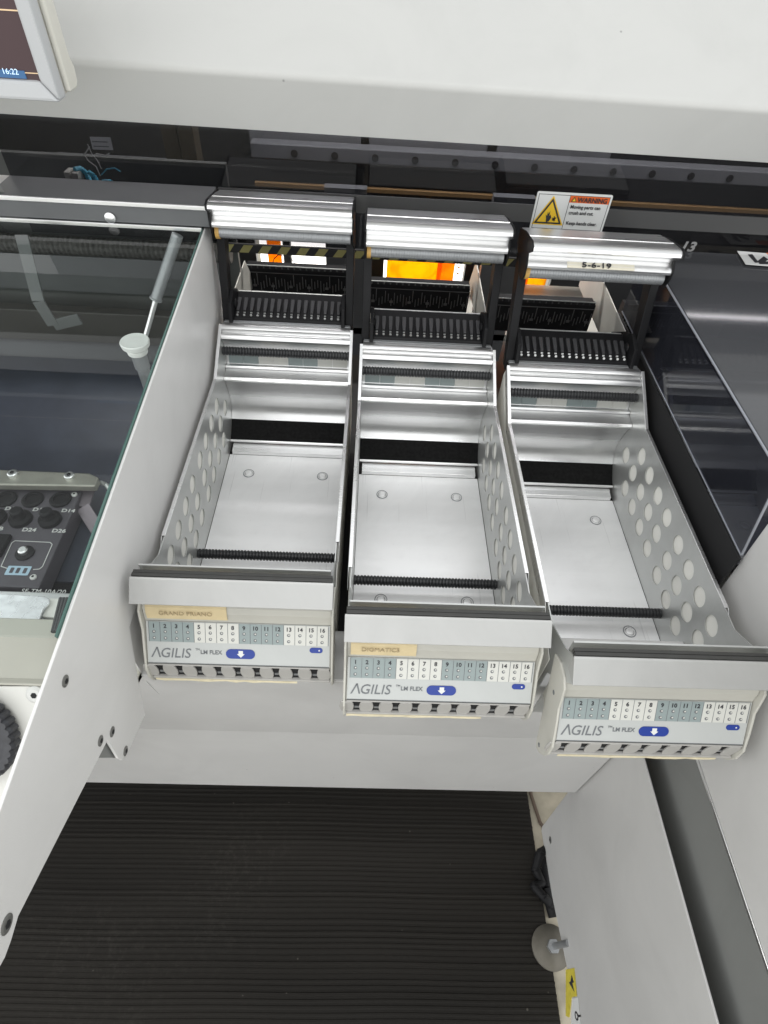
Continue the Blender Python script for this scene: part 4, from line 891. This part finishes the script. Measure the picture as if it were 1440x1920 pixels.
m = MB(); m.tube(c - dn * 0.01, c + dn * 0.022, rr * 0.26, seg=24); part_at(m.build('hub', black, None, 0.001), hw)
# dark spring clip that holds the front end of the glass
m = MB()
for k in range(3):
    a, b = at(127 - k * 6, 1122, 'z', 0.10 - k * 0.01), at(108 - k * 4, 1185, 'z', 0.10 - k * 0.01); m.tube(a, b, 0.0030, seg=8)
tag(m.build('glass_clip', rubber, None, smooth=True), 'dark ribbed clip at the front corner of the glass cover', 'clip')

# ---------------------------------------------------------------- right side
XR_ = 0.340
rp = thing('right_side_panel', 'light grey sheet metal side panel to the right of the rightmost open tray', 'machine panel', (XR_, -0.5, 0))
pts = [(-0.3613, 0.1187), (-0.352, 0.2337), (-0.345, 0.30), (-0.42, 0.40), (-1.3, 0.40), (-1.3, -0.044), (-0.36, -0.044), (-0.3613, 0.05)]
part_at(MB().prism([(XR_, y, z) for y, z in pts], (0.004, 0, 0)).build('panel_sheet', paint, None, 0.0007), rp)
part_at(MB().box(XR_ - 0.0012, XR_ + 0.0045, -1.3, -0.40, -0.0485, -0.0445).build('edge_trim', alu, None, 0.0005), rp)
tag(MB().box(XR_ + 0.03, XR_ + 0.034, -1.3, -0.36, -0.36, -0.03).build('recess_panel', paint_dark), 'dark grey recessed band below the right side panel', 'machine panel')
lw = thing('lower_cover', 'tall light grey lower cover panel with a slanted corner, right of the floor mat', 'machine panel', (XR_, -0.6, -0.5))
LO = [(-0.3925, -0.3662), (-0.39, -0.1868), (-1.3, -0.1868), (-1.3, -0.69), (-0.753, -0.7176), (-0.5493, -0.7606), (-0.4230, -0.7650), (-0.4180, -0.7550)]
part_at(MB().prism([(XR_, y, z) for y, z in LO], (0.003, 0, 0)).build('cover_sheet', paint, None, 0.001), lw)
p = at(1032, 1575, 'x', XR_); screw(p.x, p.y, p.z, -1, 0.007, lw)
# warning label low on the cover
def LQ(u, v, o=0.0006): return at(u, v, 'x', XR_ - o)
m = MB(); c = [LQ(u, v) for u, v in ((1061, 1818), (1077, 1815), (1082, 1868), (1072, 1870), (1068, 1908), (1061, 1905))]
m.prism(c, (-0.0003, 0, 0), 0)
m.prism([LQ(u, v, 0.0012) for u, v in ((1072, 1828), (1076, 1842), (1073, 1843), (1077, 1860), (1067, 1842), (1070, 1840))], (-0.0003, 0, 0), 1)
part_at(m.build('voltage_sticker', [yellow_dull, ink], None, label='yellow voltage warning sticker'), lw)
m = MB(); m.prism([LQ(u, v) for u, v in ((1073, 1872), (1084, 1870), (1090, 1935), (1070, 1935))], (-0.0003, 0, 0), 0)
q = LQ(1081, 1905, 0.0012)
for k in range(10):
    a = 2 * PI * k / 10; b = 2 * PI * (k + 1) / 10
    m.prism([q + Vector((0, r * math.cos(t), r * math.sin(t) * 1.4)) for r, t in ((0.007, a), (0.007, b), (0.004, b), (0.004, a))], (-0.0003, 0, 0), 1)
m.prism([q + Vector((0, y, z)) for y, z in ((0.002, 0.010), (-0.002, 0.010), (-0.001, 0.026), (0.001, 0.026))], (-0.0003, 0, 0), 1)
part_at(m.build('pictogram_sticker', [label_white, ink], None, label='white sticker with black pictogram'), lw)
# levelling foot, cable
c = at(1036, 1775, 'z', -0.78)
lf = thing('levelling_foot', 'round steel levelling foot on the cream floor by the lower cover', 'levelling foot', c)
b = Vector((c.x, c.y, -0.80))
m = MB(); m.lathe(b, b + Vector((0, 0, 0.022)), [(0, 0.040), (0.5, 0.040), (0.75, 0.034), (1, 0.016)], 36); part_at(m.build('foot_pad', mat('worn steel', (0.13, 0.12, 0.10), 0.5, 0.5, noise=0.15, nscale=40), None, smooth=True), lf)
m = MB(); m.tube(b + Vector((0, 0, 0.02)), b + Vector((0.01, 0, 0.10)), 0.006); m.tube(b + Vector((0, 0, 0.022)), b + Vector((0, 0, 0.032)), 0.013, seg=6); part_at(m.build('threaded_stem', alu_dull, None), lf)
rnd = random.Random(4); m = MB(); pts = []
P_ = [at(u, v, 'z', zz) for u, v, zz in ((1030, 1590, -0.77), (1012, 1600, -0.76), (1004, 1630, -0.77), (1016, 1655, -0.78), (1002, 1662, -0.77), (1018, 1680, -0.77), (1032, 1695, -0.78), (1060, 1700, -0.78))]
for a, b in zip(P_, P_[1:]): m.tube(a, b, 0.010, 0.009, 12); m.lathe(b - Vector((0, 0.009, 0)), b + Vector((0, 0.009, 0)), [(0, 0.004), (0.5, 0.0105), (1, 0.004)], 10)
P_ = [at(u, v, 'z', zz) for u, v, zz in ((1034, 1600, -0.78), (1020, 1630, -0.79), (1024, 1665, -0.785), (1038, 1720, -0.79))]
for a, b in zip(P_, P_[1:]): m.tube(a, b, 0.012, 0.011, 12)
tag(m.build('black_cable', black, None, smooth=True), 'bunched black cable on the floor at the corner of the lower cover', 'cable')
m = MB(); m.path([Vector((0.34, -0.26, -0.795)), Vector((0.338, -0.34, -0.797)), Vector((0.35, -0.40, -0.798)), Vector((0.39, -0.46, -0.798))], 0.004, 10)
tag(m.build('thin_cord', mat('brown cord', (0.10, 0.07, 0.05), 0.6), None, smooth=True), 'thin brown cord lying on the cream floor beside the mat', 'cord')

# smoked cover at right
sc = thing('smoked_cover', 'smoked blue-grey acrylic cover box right of the rightmost open tray', 'machine cover', (0.335, -0.1, 0.2))
XC = 0.335
side = [(0.155, 0.187), (0.155, 0.290), (-0.10, 0.281), (-0.33, 0.281), (-0.3566, 0.1832)]
part_at(MB().prism([(XC, y, z) for y, z in side], (0.003, 0, 0)).build('cover_side', smoked_blue, None), sc)
m = MB(); m.prism([(XC + 0.0031, 0.155, 0.2892), (XC + 0.0031, -0.33, 0.2800), (0.95, -0.33, 0.2800), (0.95, 0.155, 0.2892)], (0, 0, 0.003)); part_at(m.build('cover_top', smoked_top, None), sc)
m = MB(); m.prism([(XC + 0.0031, -0.3566, 0.1832), (0.95, -0.3566, 0.1832), (0.95, -0.3300, 0.2798), (XC + 0.0031, -0.3300, 0.2798)], (0, 0.003, 0)); part_at(m.build('cover_front', smoked_blue, None), sc)
m = MB()
for a, b in (((0.155, 0.2905), (-0.33, 0.2825)), ((-0.33, 0.281), (-0.3566, 0.1842)), ((-0.3566, 0.1832), (0.155, 0.187))):
    m.tube((XC + 0.0008, *a), (XC + 0.0008, *b), 0.0014, seg=8)
part_at(m.build('cover_edge', smoked_edge, None, smooth=True), sc)
part_at(crush, sc); crush.matrix_parent_inverse = Matrix.Translation(sc.location).inverted()
crush['label'] = 'small white sticker with black crush symbol'
tag(MB().box(0.333, 0.336, -0.36, 0.16, -0.10, 0.1805).build('black_divider', black_flat), 'matt black divider wall between the rightmost open tray and the smoked cover', 'divider')
m = MB(); m.box(0.3365, 1.0, -0.42, 0.16, -0.06, -0.02)
structure(m.build('covered_bed', black_flat))
